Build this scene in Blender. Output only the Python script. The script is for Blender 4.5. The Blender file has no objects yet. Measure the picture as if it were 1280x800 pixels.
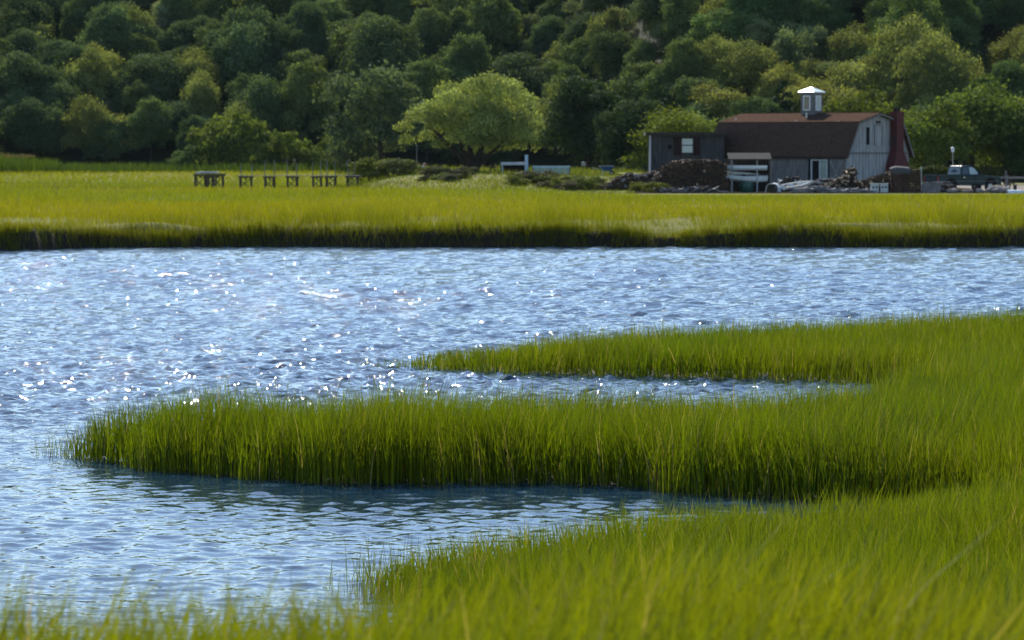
import bpy, bmesh, math, random
import numpy as np
from mathutils import Vector, Matrix
R = math.radians
rng = np.random.default_rng(7)
random.seed(7)
scene = bpy.context.scene
COL = scene.collection

# ------------------------------------------------------------------ camera
F = 5220.0                       # focal length in pixels of a 1280 wide frame
EYE = 4.0
PITCH = math.atan(214.0 / F)
cam_d = bpy.data.cameras.new('camera')
cam = bpy.data.objects.new('camera', cam_d)
COL.objects.link(cam)
cam.location = (0, 0, EYE)
cam.rotation_euler = (math.pi / 2 - PITCH, 0, 0)
cam_d.sensor_width = 36
cam_d.lens = F / 1280 * 36
cam_d.clip_start = 0.5
cam_d.clip_end = 6000
cam_d.dof.use_dof = True
cam_d.dof.focus_distance = 51.0
cam_d.dof.aperture_fstop = 6.0
scene.camera = cam

# ------------------------------------------------------------------ light
SUN_AZ, SUN_EL = -10.5, 38.5     # degrees; azimuth from +Y (view direction), negative = left
w = bpy.data.worlds.new('World')
scene.world = w
w.use_nodes = True
nt = w.node_tree
sky = nt.nodes.new('ShaderNodeTexSky')
sky.sky_type = 'NISHITA'
sky.sun_disc = False
sky.sun_elevation = R(SUN_EL)
sky.sun_rotation = R(SUN_AZ % 360)
sky.air_density = 1.0
sky.dust_density = 0.2
sky.ozone_density = 3.5
nt.links.new(sky.outputs[0], nt.nodes['Background'].inputs[0])
nt.nodes['Background'].inputs[1].default_value = 0.10
sun_d = bpy.data.lights.new('sun', 'SUN')
sun_d.energy = 5.0
sun_d.angle = R(0.53)
sun_d.color = (1.0, 0.95, 0.86)
sun = bpy.data.objects.new('sun', sun_d)
COL.objects.link(sun)
sd = Vector((math.sin(R(SUN_AZ)) * math.cos(R(SUN_EL)), math.cos(R(SUN_AZ)) * math.cos(R(SUN_EL)), math.sin(R(SUN_EL))))
sun.rotation_euler = sd.to_track_quat('Z', 'Y').to_euler()
sun.location = sd * 200
vs = scene.view_settings
vs.view_transform = 'Standard'
vs.look = 'None'
vs.exposure = 0.88
vs.gamma = 1.0
vs.use_curve_mapping = False
scene.cycles.max_bounces = 6
scene.cycles.diffuse_bounces = 3
scene.cycles.glossy_bounces = 2
scene.cycles.transmission_bounces = 4
scene.cycles.use_denoising = True
scene.cycles.sample_clamp_indirect = 4


# ------------------------------------------------------------------ helpers
def PX(x, D):
    return (x - 640.0) / F * D


def ZP(y, D):
    return EYE - D * math.tan(PITCH + math.atan((y - 400.0) / F))


def sstep(a, b, x):
    t = np.clip((np.asarray(x, float) - a) / (b - a), 0, 1)
    return t * t * (3 - 2 * t)


def tag(o, label=None, cat=None, group=None, kind=None):
    if label: o['label'] = label
    if cat: o['category'] = cat
    if group: o['group'] = group
    if kind: o['kind'] = kind
    return o


def thing(name, label, cat, loc, rz=0, group=None):
    o = bpy.data.objects.new(name, None)
    COL.objects.link(o)
    o.empty_display_size = 0.3
    o.location = loc
    o.rotation_euler = (0, 0, rz)
    return tag(o, label, cat, group)


def link(name, me, parent=None, loc=None):
    o = bpy.data.objects.new(name, me)
    COL.objects.link(o)
    if parent is not None: o.parent = parent
    if loc is not None: o.location = loc
    return o


def copy_tree(o, parent=None):
    c = o.copy()
    COL.objects.link(c)
    c.parent = parent
    for ch in list(o.children):
        copy_tree(ch, c)
    return c


# value noise in numpy (for layout and colour variety)
_perm = np.random.default_rng(3).random((256, 256))


def vnoise(x, y, s=1.0):
    x = np.asarray(x, float) / s + 1000.3
    y = np.asarray(y, float) / s + 1000.7
    xi = np.floor(x).astype(int); yi = np.floor(y).astype(int)
    fx = x - xi; fy = y - yi
    fx = fx * fx * (3 - 2 * fx); fy = fy * fy * (3 - 2 * fy)
    g = lambda a, b: _perm[a % 256, b % 256]
    return ((g(xi, yi) * (1 - fx) + g(xi + 1, yi) * fx) * (1 - fy) + (g(xi, yi + 1) * (1 - fx) + g(xi + 1, yi + 1) * fx) * fy)


def mesh_np(name, verts, polys, mat, col=None, smooth=False):
    """polys: list of (M,k) int arrays, k = 3 or 4"""
    me = bpy.data.meshes.new(name)
    verts = np.asarray(verts, np.float32)
    me.vertices.add(len(verts))
    me.vertices.foreach_set('co', verts.ravel())
    loops = np.concatenate([p.ravel() for p in polys]).astype(np.int32)
    tot = np.concatenate([np.full(len(p), p.shape[1], np.int32) for p in polys])
    st = np.concatenate([[0], np.cumsum(tot)[:-1]]).astype(np.int32)
    me.loops.add(len(loops))
    me.loops.foreach_set('vertex_index', loops)
    me.polygons.add(len(tot))
    me.polygons.foreach_set('loop_start', st)
    me.polygons.foreach_set('loop_total', tot)
    if smooth:
        me.polygons.foreach_set('use_smooth', np.ones(len(tot), bool))
    me.update(calc_edges=True)
    if col is not None:
        a = me.color_attributes.new('Col', 'FLOAT_COLOR', 'POINT')
        c4 = np.ones((len(verts), 4), np.float32)
        c4[:, :3] = col
        a.data.foreach_set('color', c4.ravel())
    me.materials.append(mat)
    return me


def grid_polys(nr, nc):
    i = np.arange(nr - 1)[:, None] * nc + np.arange(nc - 1)[None, :]
    i = i.ravel()
    return np.stack([i, i + 1, i + nc + 1, i + nc], 1)


class MB:
    """collects boxes, bars and tubes that become ONE mesh"""
    def __init__(s):
        s.v, s.f = [], []

    def add(s, vs, fs):
        n = len(s.v)
        s.v += [tuple(v) for v in vs]
        s.f += [tuple(i + n for i in f) for f in fs]
        return s

    def box(s, c, d, m=None):
        hx, hy, hz = d[0] / 2, d[1] / 2, d[2] / 2
        vs = [Vector((x * hx, y * hy, z * hz)) for z in (-1, 1) for y in (-1, 1) for x in (-1, 1)]
        if m is not None: vs = [m @ v for v in vs]
        vs = [v + Vector(c) for v in vs]
        return s.add(vs, [(0, 2, 3, 1), (4, 5, 7, 6), (0, 1, 5, 4), (2, 6, 7, 3), (0, 4, 6, 2), (1, 3, 7, 5)])

    def bar(s, a, b, wd, hd=None, roll=None):
        a, b = Vector(a), Vector(b)
        d = b - a
        q = d.to_track_quat('Z', 'Y').to_matrix()
        if roll: q = q @ Matrix.Rotation(roll, 3, 'Z')
        return s.box((a + b) / 2, (wd, hd or wd, d.length), q)

    def tube(s, pts, rad, n=8, cap=True):
        pts = [Vector(p) for p in pts]
        rings = []
        for i, p in enumerate(pts):
            d = (pts[min(i + 1, len(pts) - 1)] - pts[max(i - 1, 0)]).normalized()
            q = d.to_track_quat('Z', 'Y').to_matrix()
            r = rad[i] if hasattr(rad, '__len__') else rad
            rings.append([p + q @ Vector((math.cos(2 * math.pi * k / n) * r, math.sin(2 * math.pi * k / n) * r, 0)) for k in range(n)])
        vs = [v for ring in rings for v in ring]
        fs = []
        for i in range(len(pts) - 1):
            for k in range(n):
                fs.append((i * n + k, i * n + (k + 1) % n, (i + 1) * n + (k + 1) % n, (i + 1) * n + k))
        if cap:
            fs.append(tuple(reversed(range(n))))
            fs.append(tuple((len(pts) - 1) * n + k for k in range(n)))
        return s.add(vs, fs)

    def prism(s, poly, a, b):
        """poly of 3D points, extruded by vector"""
        n = len(poly)
        p0 = [Vector(p) + Vector(a) for p in poly]
        p1 = [Vector(p) + Vector(b) for p in poly]
        fs = [tuple(range(n)), tuple(reversed(range(n, 2 * n)))]
        for k in range(n):
            fs.append((k, k + n, (k + 1) % n + n, (k + 1) % n))
        return s.add(p0 + p1, fs)

    def loft(s, rings, closed=True, cap=True):
        n = len(rings[0])
        vs = [v for r in rings for v in r]
        fs = []
        kk = n if closed else n - 1
        for i in range(len(rings) - 1):
            for k in range(kk):
                fs.append((i * n + k, i * n + (k + 1) % n, (i + 1) * n + (k + 1) % n, (i + 1) * n + k))
        if cap:
            fs.append(tuple(reversed(range(n))))
            fs.append(tuple((len(rings) - 1) * n + k for k in range(n)))
        return s.add(vs, fs)

    def blob(s, c, r, seed=0, sub=2, rough=.25):
        bm = bmesh.new()
        bmesh.ops.create_icosphere(bm, subdivisions=sub, radius=1)
        rr = random.Random(seed)
        ph = [rr.uniform(0, 6.28) for _ in range(6)]
        vs = []
        for v in bm.verts:
            p = v.co
            k = 1 + rough * (math.sin(3 * p.x + ph[0]) * math.sin(2.5 * p.y + ph[1]) + .5 * math.sin(6 * p.z + ph[2]) * math.sin(5 * p.x + ph[3]) + .4 * rr.uniform(-1, 1))
            vs.append(Vector((p.x * r[0] * k, p.y * r[1] * k, p.z * r[2] * k)) + Vector(c))
        fs = [[v.index for v in f.verts] for f in bm.faces]
        bm.free()
        return s.add(vs, fs)

    def build(s, name, mat, parent=None, bevel=0, smooth=False, kind=None, label=None, loc=None):
        me = bpy.data.meshes.new(name)
        me.from_pydata([tuple(v) for v in s.v], [], s.f)
        bm = bmesh.new()
        bm.from_mesh(me)
        bmesh.ops.recalc_face_normals(bm, faces=bm.faces)
        bm.to_mesh(me)
        bm.free()
        if smooth:
            me.polygons.foreach_set('use_smooth', [True] * len(me.polygons))
        me.materials.append(mat)
        o = link(name, me, parent, loc)
        if bevel:
            b = o.modifiers.new('bevel', 'BEVEL')
            b.width = bevel; b.segments = 2; b.limit_method = 'ANGLE'
        if kind: o['kind'] = kind
        if label: o['label'] = label
        return o


# ------------------------------------------------------------------ materials
def nmat(name):
    m = bpy.data.materials.new(name)
    m.use_nodes = True
    return m, m.node_tree.nodes, m.node_tree.links, m.node_tree.nodes['Principled BSDF']


def plain(name, c, rough=.7, var=.25, scale=6.0, spec=.3, metal=0, bump=.0, stretch=None, c2=None):
    """base colour broken up by noise (grain, weathering)"""
    m, N, L, b = nmat(name)
    tc = N.new('ShaderNodeTexCoord')
    mp = N.new('ShaderNodeMapping')
    if stretch: mp.inputs['Scale'].default_value = stretch
    L.new(tc.outputs['Object'], mp.inputs[0])
    n1 = N.new('ShaderNodeTexNoise')
    n1.inputs['Scale'].default_value = scale
    n1.inputs['Detail'].default_value = 6
    n1.inputs['Roughness'].default_value = .65
    L.new(mp.outputs[0], n1.inputs['Vector'])
    r = N.new('ShaderNodeValToRGB')
    r.color_ramp.elements[0].position = .3
    r.color_ramp.elements[1].position = .72
    c2 = c2 or tuple(min(1, x * (1 + var)) for x in c)
    r.color_ramp.elements[0].color = (*[x * (1 - var) for x in c], 1)
    r.color_ramp.elements[1].color = (*c2, 1)
    L.new(n1.outputs[0], r.inputs[0])
    L.new(r.outputs[0], b.inputs['Base Color'])
    b.inputs['Roughness'].default_value = rough
    b.inputs['Metallic'].default_value = metal
    b.inputs['Specular IOR Level'].default_value = spec
    if bump:
        bp = N.new('ShaderNodeBump')
        bp.inputs['Strength'].default_value = bump
        bp.inputs['Distance'].default_value = .05
        L.new(n1.outputs[0], bp.inputs['Height'])
        L.new(bp.outputs[0], b.inputs['Normal'])
    return m


def leafy(name, trans, objcol=True, rough=.5, spec=.35, tint=(1.0, 1.0, .7)):
    m, N, L, b = nmat(name)
    at = N.new('ShaderNodeAttribute')
    at.attribute_name = 'Col'
    src = at.outputs['Color']
    if objcol:
        oi = N.new('ShaderNodeObjectInfo')
        mx = N.new('ShaderNodeMix')
        mx.data_type = 'RGBA'; mx.blend_type = 'MULTIPLY'
        mx.inputs[0].default_value = 1
        L.new(at.outputs['Color'], mx.inputs[6])
        L.new(oi.outputs['Color'], mx.inputs[7])
        src = mx.outputs[2]
    L.new(src, b.inputs['Base Color'])
    b.inputs['Roughness'].default_value = rough
    b.inputs['Specular IOR Level'].default_value = spec
    tr = N.new('ShaderNodeBsdfTranslucent')
    t2 = N.new('ShaderNodeMix')
    t2.data_type = 'RGBA'; t2.blend_type = 'MULTIPLY'
    t2.inputs[0].default_value = 1
    L.new(src, t2.inputs[6])
    t2.inputs[7].default_value = (*tint, 1)
    L.new(t2.outputs[2], tr.inputs['Color'])
    ms = N.new('ShaderNodeMixShader')
    ms.inputs[0].default_value = trans
    L.new(b.outputs[0], ms.inputs[1])
    L.new(tr.outputs[0], ms.inputs[2])
    L.new(ms.outputs[0], N['Material Output'].inputs['Surface'])
    return m


M = {}
M['grass'] = leafy('marsh_grass', .36, False, .5, .14, (1.2, 1.1, .3))
M['leaf'] = leafy('tree_leaf', .30, True, .8, .04, (1.2, 1.15, .5))
M['bark'] = plain('bark', (.045, .035, .026), .9, .4, 8, .1, stretch=(1, 1, .3), bump=.4)
M['mud'] = plain('mud', (.035, .028, .018), .8, .4, 2.5, .3, bump=.5)
M['turf'] = plain('turf', (.075, .085, .012), .95, .35, .6, .05, c2=(.11, .12, .018))
M['forest'] = plain('forest_floor', (.03, .035, .014), .95, .4, .4, .05)
M['gravel'] = plain('gravel', (.22, .20, .18), .9, .2, 3, .0)
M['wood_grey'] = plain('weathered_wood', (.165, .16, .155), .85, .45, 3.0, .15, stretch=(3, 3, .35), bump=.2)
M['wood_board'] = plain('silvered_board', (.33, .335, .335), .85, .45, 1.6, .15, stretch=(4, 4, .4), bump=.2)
M['dock'] = plain('tarred_dock_timber', (.075, .066, .055), .9, .45, 2, .05, stretch=(2, 2, .5))
M['wood_dark'] = plain('dark_timber', (.05, .042, .036), .85, .35, 4, .15, stretch=(2, 2, .5))
M['dark_in'] = plain('dark_interior', (.012, .012, .013), .9, .2, 3, .1)
M['shingle'] = plain('brown_shingle', (.076, .047, .034), .9, .4, 5, .0, bump=.4)
M['white'] = plain('white_paint', (.72, .74, .74), .55, .12, 4, .35)
M['white_dirty'] = plain('dirty_white_paint', (.5, .52, .52), .6, .25, 4, .3)
M['wood_shed'] = plain('dark_weathered_wood', (.058, .056, .056), .85, .45, 2.0, .15, stretch=(3, 3, .35))
M['red_panel'] = plain('red_brown_panel', (.028, .014, .012), .8, .3, 3, .2)
M['green_door'] = plain('pale_green_door', (.30, .36, .30), .6, .2, 3, .3)
M['metal_white'] = plain('white_sheet_metal', (.66, .72, .68), .35, .1, 2, .5)
M['boat'] = plain('white_hull', (.68, .74, .78), .35, .12, 2, .5)
M['grey_roof'] = plain('grey_felt', (.075, .073, .068), .9, .25, 5, .0)
M['truck'] = plain('dark_teal_car_paint', (.004, .026, .031), .3, .1, 2, .3)
M['tyre'] = plain('tyre_rubber', (.018, .018, .018), .85, .2, 8, .2)
M['steel'] = plain('steel', (.42, .43, .44), .35, .2, 6, .5, metal=.8)
M['chrome'] = plain('chrome', (.7, .7, .72), .15, .05, 6, .5, metal=1)
M['log'] = plain('firewood_bark', (.075, .048, .032), .9, .5, 3, .1)
M['logend'] = plain('cut_log_end', (.42, .33, .22), .85, .25, 5, .1)
M['rock'] = plain('field_stone', (.20, .18, .17), .9, .35, 4, .0, bump=.4)
M['rock_pale'] = plain('pale_stone', (.27, .25, .235), .9, .25, 4, .0, bump=.4)
M['blue'] = plain('blue_paint', (.03, .10, .26), .5, .2, 3, .4)
M['paleblue'] = plain('pale_blue_paint', (.40, .52, .62), .55, .15, 3, .3)
M['green_tub'] = plain('green_plastic', (.04, .11, .085), .5, .2, 3, .4)
M['tarp'] = plain('grey_tarp', (.075, .075, .08), .8, .3, 4, .05, bump=.4)
M['scrap'] = plain('scrap_grey', (.16, .15, .15), .7, .5, 2, .3)
M['pink'] = plain('faded_pink', (.42, .22, .20), .7, .2, 3, .2)
M['amber'] = plain('amber_lens', (.5, .2, .03), .3, .1, 3, .5)
M['redlens'] = plain('red_lens', (.35, .02, .02), .3, .1, 3, .5)

# brick for the far chimney
m, N, L, b = nmat('red_chimney_brick')
tc = N.new('ShaderNodeTexCoord'); br = N.new('ShaderNodeTexBrick')
br.inputs['Color1'].default_value = (.095, .016, .015, 1); br.inputs['Color2'].default_value = (.070, .012, .012, 1)
br.inputs['Mortar'].default_value = (.06, .024, .022, 1); br.inputs['Scale'].default_value = 5
L.new(tc.outputs['Object'], br.inputs['Vector']); L.new(br.outputs[0], b.inputs['Base Color'])
b.inputs['Roughness'].default_value = .9
M['brick'] = m

# window glass
m, N, L, b = nmat('window_glass')
b.inputs['Base Color'].default_value = (.05, .07, .07, 1)
b.inputs['Roughness'].default_value = .08
b.inputs['Specular IOR Level'].default_value = .8
M['glass'] = m
m, N, L, b = nmat('pale_glass')
b.inputs['Base Color'].default_value = (.45, .52, .50, 1)
b.inputs['Roughness'].default_value = .15
M['paleglass'] = m

# water
m, N, L, b = nmat('river_water')
b.inputs['Base Color'].default_value = (.007, .026, .055, 1)
b.inputs['Roughness'].default_value = .035
b.inputs['IOR'].default_value = 1.333
tc = N.new('ShaderNodeTexCoord'); mp = N.new('ShaderNodeMapping')
mp.inputs['Scale'].default_value = (1.0, .8, 1.0)
L.new(tc.outputs['Object'], mp.inputs[0])
n1 = N.new('ShaderNodeTexNoise'); n1.inputs['Scale'].default_value = 5.6; n1.inputs['Detail'].default_value = 2.0
L.new(mp.outputs[0], n1.inputs['Vector'])
bp = N.new('ShaderNodeBump'); bp.inputs['Strength'].default_value = .8; bp.inputs['Distance'].default_value = .022
sx = N.new('ShaderNodeSeparateXYZ'); mr = N.new('ShaderNodeMapRange')      # sheltered creeks are calmer than the open river
L.new(tc.outputs['Object'], sx.inputs[0]); L.new(sx.outputs['Y'], mr.inputs['Value'])
mr.inputs['From Min'].default_value = 50; mr.inputs['From Max'].default_value = 72
mr.inputs['To Min'].default_value = .014; mr.inputs['To Max'].default_value = .075
L.new(mr.outputs[0], bp.inputs['Distance'])
L.new(n1.outputs[0], bp.inputs['Height']); L.new(bp.outputs[0], b.inputs['Normal'])
M['water'] = m


# ------------------------------------------------------------------ terrain beyond the river
def bank_y(x):
    x = np.asarray(x, float)
    y = 170.0 + 1.6 * (vnoise(x, 0 * x, 9) - .5) + 1.5 * (vnoise(x, 0 * x + 7, 2.6) - .5) + .7 * (vnoise(x, 0 * x + 3, .9) - .5)
    return y - 4.5 * (1 - sstep(-20.0, -16.8, x))


def tree_front(x):
    return 436.0 - 52.0 * sstep(2, 22, x)


def ground_z(x, y):
    x = np.asarray(x, float); y = np.asarray(y, float)
    d = y - bank_y(x)
    cl = .85 + .4 * vnoise(x, 0 * x + 2, 3.3) - .2 * (vnoise(x, 0 * x + 9, 1.1) - .3)
    cl = cl + .22 * (1 - sstep(-19, -16.6, x))
    z = -0.6 + cl * sstep(-.35, .25, d) + (1.42 - cl) * sstep(.0, 1, (d - .1) / (.4 + 1.9 * vnoise(x, 0 * x + 13, 4.5))) + .28 * sstep(1.5, 9, d)
    z = z + .3 * (vnoise(x, y, 2.8) - .45) * sstep(.2, 1.4, d) * (1 - sstep(5, 11, d))
    z = z - .20 * sstep(235, 275, y) * sstep(-2, 7, x) + .07 * sstep(280.5, 283.5, y) * sstep(7, 9, x) * (1 - sstep(340, 360, y))
    z = z + .12 * (vnoise(x, y, 7) - .5) * sstep(1, 8, d) * (1 - sstep(250, 275, y))
    z = z + .55 * sstep(330, 436, y) * (1 - sstep(5, 20, x))
    lawn = sstep(-13, -7, x) * (1 - sstep(10.0, 15, x)) * sstep(286, 312, y) * (1 - sstep(360, 420, y))
    z = z + 1.05 * lawn
    t = y - tree_front(x) - 3
    hill = .31 * np.maximum(t, 0) + 2.0 * np.sin(x / 31.0 + y / 60.0) * sstep(10, 60, t)
    hill = np.where(hill > 40, 40 + (hill - 40) * .03, hill)
    z = z + hill
    return z


def gz(x, y):
    return float(ground_z(x, y))


yy = np.concatenate([np.arange(163, 182, .22), 182 * 1.012 ** np.arange(0, 190)])
xx = np.concatenate([-36 * 1.09 ** np.arange(35, 0, -1), np.arange(-36, 36.01, .5), 36 * 1.09 ** np.arange(1, 36)])
X, Y = np.meshgrid(xx, yy)
Z = ground_z(X, Y)
Z[-1] = Z[-1]
V = np.stack([X, Y, Z], -1).reshape(-1, 3)
# colour of the soil by place: mud face, marsh turf, forest floor
dd = (Y - bank_y(X)).ravel()
t_for = sstep(-6, 4, (Y - tree_front(X)).ravel())[:, None]
t_turf = sstep(.4, 1.5, dd)[:, None]
colr = np.array([.028, .022, .014]) * (1 - t_turf) + np.array([.10, .105, .010]) * t_turf
colr = colr * (1 - t_for) + np.array([.03, .035, .014]) * t_for
m, N, L, b = nmat('ground_soil')
at = N.new('ShaderNodeAttribute'); at.attribute_name = 'Col'
L.new(at.outputs['Color'], b.inputs['Base Color'])
b.inputs['Roughness'].default_value = .95
b.inputs['Specular IOR Level'].default_value = .1
M['ground'] = m
g = link('ground', mesh_np('ground', V, [grid_polys(len(yy), len(xx))], m, colr, True))
tag(g, kind='structure')

rb = link('river_bed', mesh_np('river_bed', [(-900, -80, -1.2), (900, -80, -1.2), (900, 260, -1.2), (-900, 260, -1.2)], [np.array([[0, 1, 2, 3]])], M['mud']))
tag(rb, kind='structure')

# ------------------------------------------------------------------ water: one sheet with real waves
u = np.concatenate([[-5, -2, -1, -.5, -.3, -.23], np.arange(-.18, .1801, .0015), [.23, .3, .5, 1, 2, 5]])
rows = [2.0, 8.0, 14.0, 18.0, 21.0, 24.0, 26.0, 28.0, 30.0]
while rows[-1] < 176:
    rows.append(rows[-1] + max(.075, .0016 * rows[-1]))
rows += [200.0, 240.0]
rows = np.array(rows)
U, YW = np.meshgrid(u, rows)
XW = U * np.maximum(YW, 20)
XW[rows < 20] = XW[rows < 20] * 1.0
ZW = np.zeros_like(XW)
DXW = np.zeros_like(XW); DYW = np.zeros_like(XW)
fade = (1 - sstep(.165, .18, np.abs(U))) * sstep(28, 31, YW) * (1 - sstep(172, 176, YW))
cell = np.maximum(.075, .0016 * YW)
wr = np.random.default_rng(11)
patch = (.6 + .8 * vnoise(XW, YW * .5, 9)) * (.36 + .74 * sstep(50, 70, YW))
for k in range(104):
    lam = .2 * (.64 / .2) ** wr.random() if k < 72 else .5 * (1.2 / .5) ** wr.random()      # the longer waves run on the open river only
    ang = R(250) + wr.normal(0, .85)            # travelling towards the camera, a little to the left
    kx, ky = math.cos(ang) * 2 * math.pi / lam, math.sin(ang) * 2 * math.pi / lam
    steep = .060
    amp = steep * lam / (2 * math.pi)
    ph = wr.random() * 6.283
    att = sstep(1.8, 3.6, lam / cell) * fade * patch
    if k >= 72: att = att * sstep(78, 110, YW) * .66
    a = kx * XW + ky * YW + ph
    ZW += amp * att * np.sin(a)
    DXW += amp * att * math.cos(ang) * np.cos(a)
    DYW += amp * att * math.sin(ang) * np.cos(a)
V = np.stack([XW + DXW, YW + DYW, ZW], -1).reshape(-1, 3)
wo = link('river_water', mesh_np('river_water', V, [grid_polys(len(rows), len(u))], M['water'], None, True))
tag(wo, kind='structure')

# ------------------------------------------------------------------ near marsh: spits of cordgrass
OUT = np.array([
    # rear spit, back edge from its tip to the right
    (-2.0, 76.4), (-1.2, 77.2), (.15, 77.6), (2.4, 79.2), (4.84, 81.6), (7.4, 84), (10.85, 88.5), (15.5, 94), (30, 104), (44, 104),
    (44, 26), (12, 26), (5, 27), (3.5, 28), (1.5, 30), (.37, 32), (-.26, 33.5),
    # front spit, from its front edge round the tip to its back edge
    (-.62, 35), (-.8, 36), (-1.1, 36.8), (-1.3, 37.3), (-1.2, 37.7), (-.66, 38.3), (-.15, 38.7), (.45, 39.3), (.92, 40.1), (1.48, 40.9), (2.07, 41.6), (2.93, 41.9), (4.3, 43.9), (5.1, 45.3),
    # creek head, then the middle spit: front edge, tip, back edge
    (5.1, 46.2), (4.3, 46.9), (3.27, 47.4), (2.39, 48.0), (1.76, 48.4), (1.5, 49.0), (-.38, 49.6), (-2.29, 49.8), (-3.8, 50.8), (-4.9, 52.3), (-5.5, 53.4), (-5.75, 54.2),
    (-5.6, 54.5), (-5.07, 54.3), (-4.0, 53.9), (-1.44, 54.0), (1.69, 54.7), (3.46, 55.4), (4.7, 57), (5.8, 61.5), (6.9, 67.5),
    # creek head, then the rear spit's front edge back to its tip
    (7.0, 69.8), (5.6, 71.0), (4.26, 71.8), (1.54, 73.0), (-.57, 74.3), (-1.8, 75.9)])


def sdist(px, py, poly=OUT):
    """signed distance, positive inside"""
    px = np.asarray(px, float).ravel(); py = np.asarray(py, float).ravel()
    best = np.full(px.shape, 1e9)
    ins = np.zeros(px.shape, bool)
    n = len(poly)
    for i in range(n):
        ax, ay = poly[i]; bx, by = poly[(i + 1) % n]
        ex, ey = bx - ax, by - ay
        t = np.clip(((px - ax) * ex + (py - ay) * ey) / (ex * ex + ey * ey), 0, 1)
        best = np.minimum(best, np.hypot(px - ax - t * ex, py - ay - t * ey))
        c = ((ay > py) != (by > py))
        with np.errstate(divide='ignore', invalid='ignore'):
            xi = ax + (py - ay) * ex / (ey if ey else 1e-9)
        ins ^= c & (px < xi)
    return np.where(ins, best, -best)


xg = np.concatenate([np.arange(-8, 16, .3), np.arange(16, 45, 1.0)])
yg = np.concatenate([np.arange(24.5, 62, .25), np.arange(62, 106, .4)])
X, Y = np.meshgrid(xg, yg)
S = sdist(X, Y).reshape(X.shape)
Z = -.45 + .50 * sstep(-.3, 1.0, S + .12 * (vnoise(X, Y, .5) - .5)) + .05 * vnoise(X, Y, 1.0) * sstep(0, 1, S)
V = np.stack([X, Y, Z], -1).reshape(-1, 3)
nm = link('marsh_mud', mesh_np('marsh_mud', V, [grid_polys(len(yg), len(xg))], M['mud'], None, True))
tag(nm, kind='structure')


def blades(P, h, wd, az, lean, col, far=False):
    """one mesh of grass blades. P (N,3), h (N), wd (N) width, az (N) direction of the width, lean (N,2) offset of the tip"""
    Nn = len(P)
    ts, ws = ((0, .55, 1), (1, .75, 0)) if far else ((0, .38, .74, 1), (.85, 1, .62, 0))
    wx, wy = np.cos(az) * wd / 2, np.sin(az) * wd / 2
    vs = []
    for t, k in zip(ts, ws):
        c = P.copy()
        c[:, 0] += lean[:, 0] * t ** 2
        c[:, 1] += lean[:, 1] * t ** 2
        c[:, 2] += h * t
        if k == 0:
            vs.append(c)
        else:
            o = np.stack([wx * k, wy * k, 0 * wx], 1)
            vs += [c - o, c + o]
    nv = len(vs)
    V = np.stack(vs, 1).reshape(-1, 3)
    b = np.arange(Nn)[:, None] * nv
    polys = []
    for q in range((nv - 1) // 2 - 1):
        polys.append(b + np.array([[2 * q, 2 * q + 1, 2 * q + 3, 2 * q + 2]]))
    polys.append(b + np.array([[nv - 3, nv - 2, nv - 1]]))
    return V, polys, np.repeat(col, nv, 0)


def grass_col(n, x, y, base, var=.25, dead=.03, patch=3.0):
    c = np.array(base)[None, :] * (1 + var * (rng.random((n, 1)) * 2 - 1))
    p = vnoise(x, y, patch)[:, None]
    c = c * (1 + .3 * (p - .5) * np.array([[1.0, .4, .2]]))
    dm = rng.random(n) < dead
    c[dm] = np.array([.30, .25, .11]) * (.7 + .5 * rng.random((dm.sum(), 1)))
    return c


def make_grass(name, x, y, z, h, wd, base, lean=.22, wind=(.05, -.02), far=False, **kw):
    n = len(x)
    az = rng.random(n) * math.pi
    ln = np.stack([rng.normal(0, 1, n), rng.normal(0, 1, n)], 1) * (lean * h)[:, None] + np.array([wind]) * h[:, None] * 3 + (np.stack([vnoise(x, y, .9), vnoise(y, x, .9)], 1) - .5) * (h * .3)[:, None]
    P = np.stack([x, y, z], 1)
    V, polys, c = blades(P, h, wd, az, ln, grass_col(n, x, y, base, **kw), far)
    o = link(name, mesh_np(name, V, polys, M['grass'], c))
    return o


def near_h(x, y):
    h = .50 + .30 * sstep(44, 48.5, y) - .22 * sstep(58, 70, y)
    h = h * (.62 + .38 * sstep(-5.8, -4.2, x) ** 1)                   # short at the middle spit's tip
    h = np.where(y > 68, h * (.42 + .58 * sstep(-2.0, 2.0, x)), h)    # short at the rear spit's tip
    h = np.where(y < 44, h * (.62 + .38 * sstep(-1.3, .9, x)), h)
    return h


def sample(n, x0, x1, y0, y1):
    return x0 + (x1 - x0) * rng.random(n), y0 + (y1 - y0) * rng.random(n)


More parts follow.
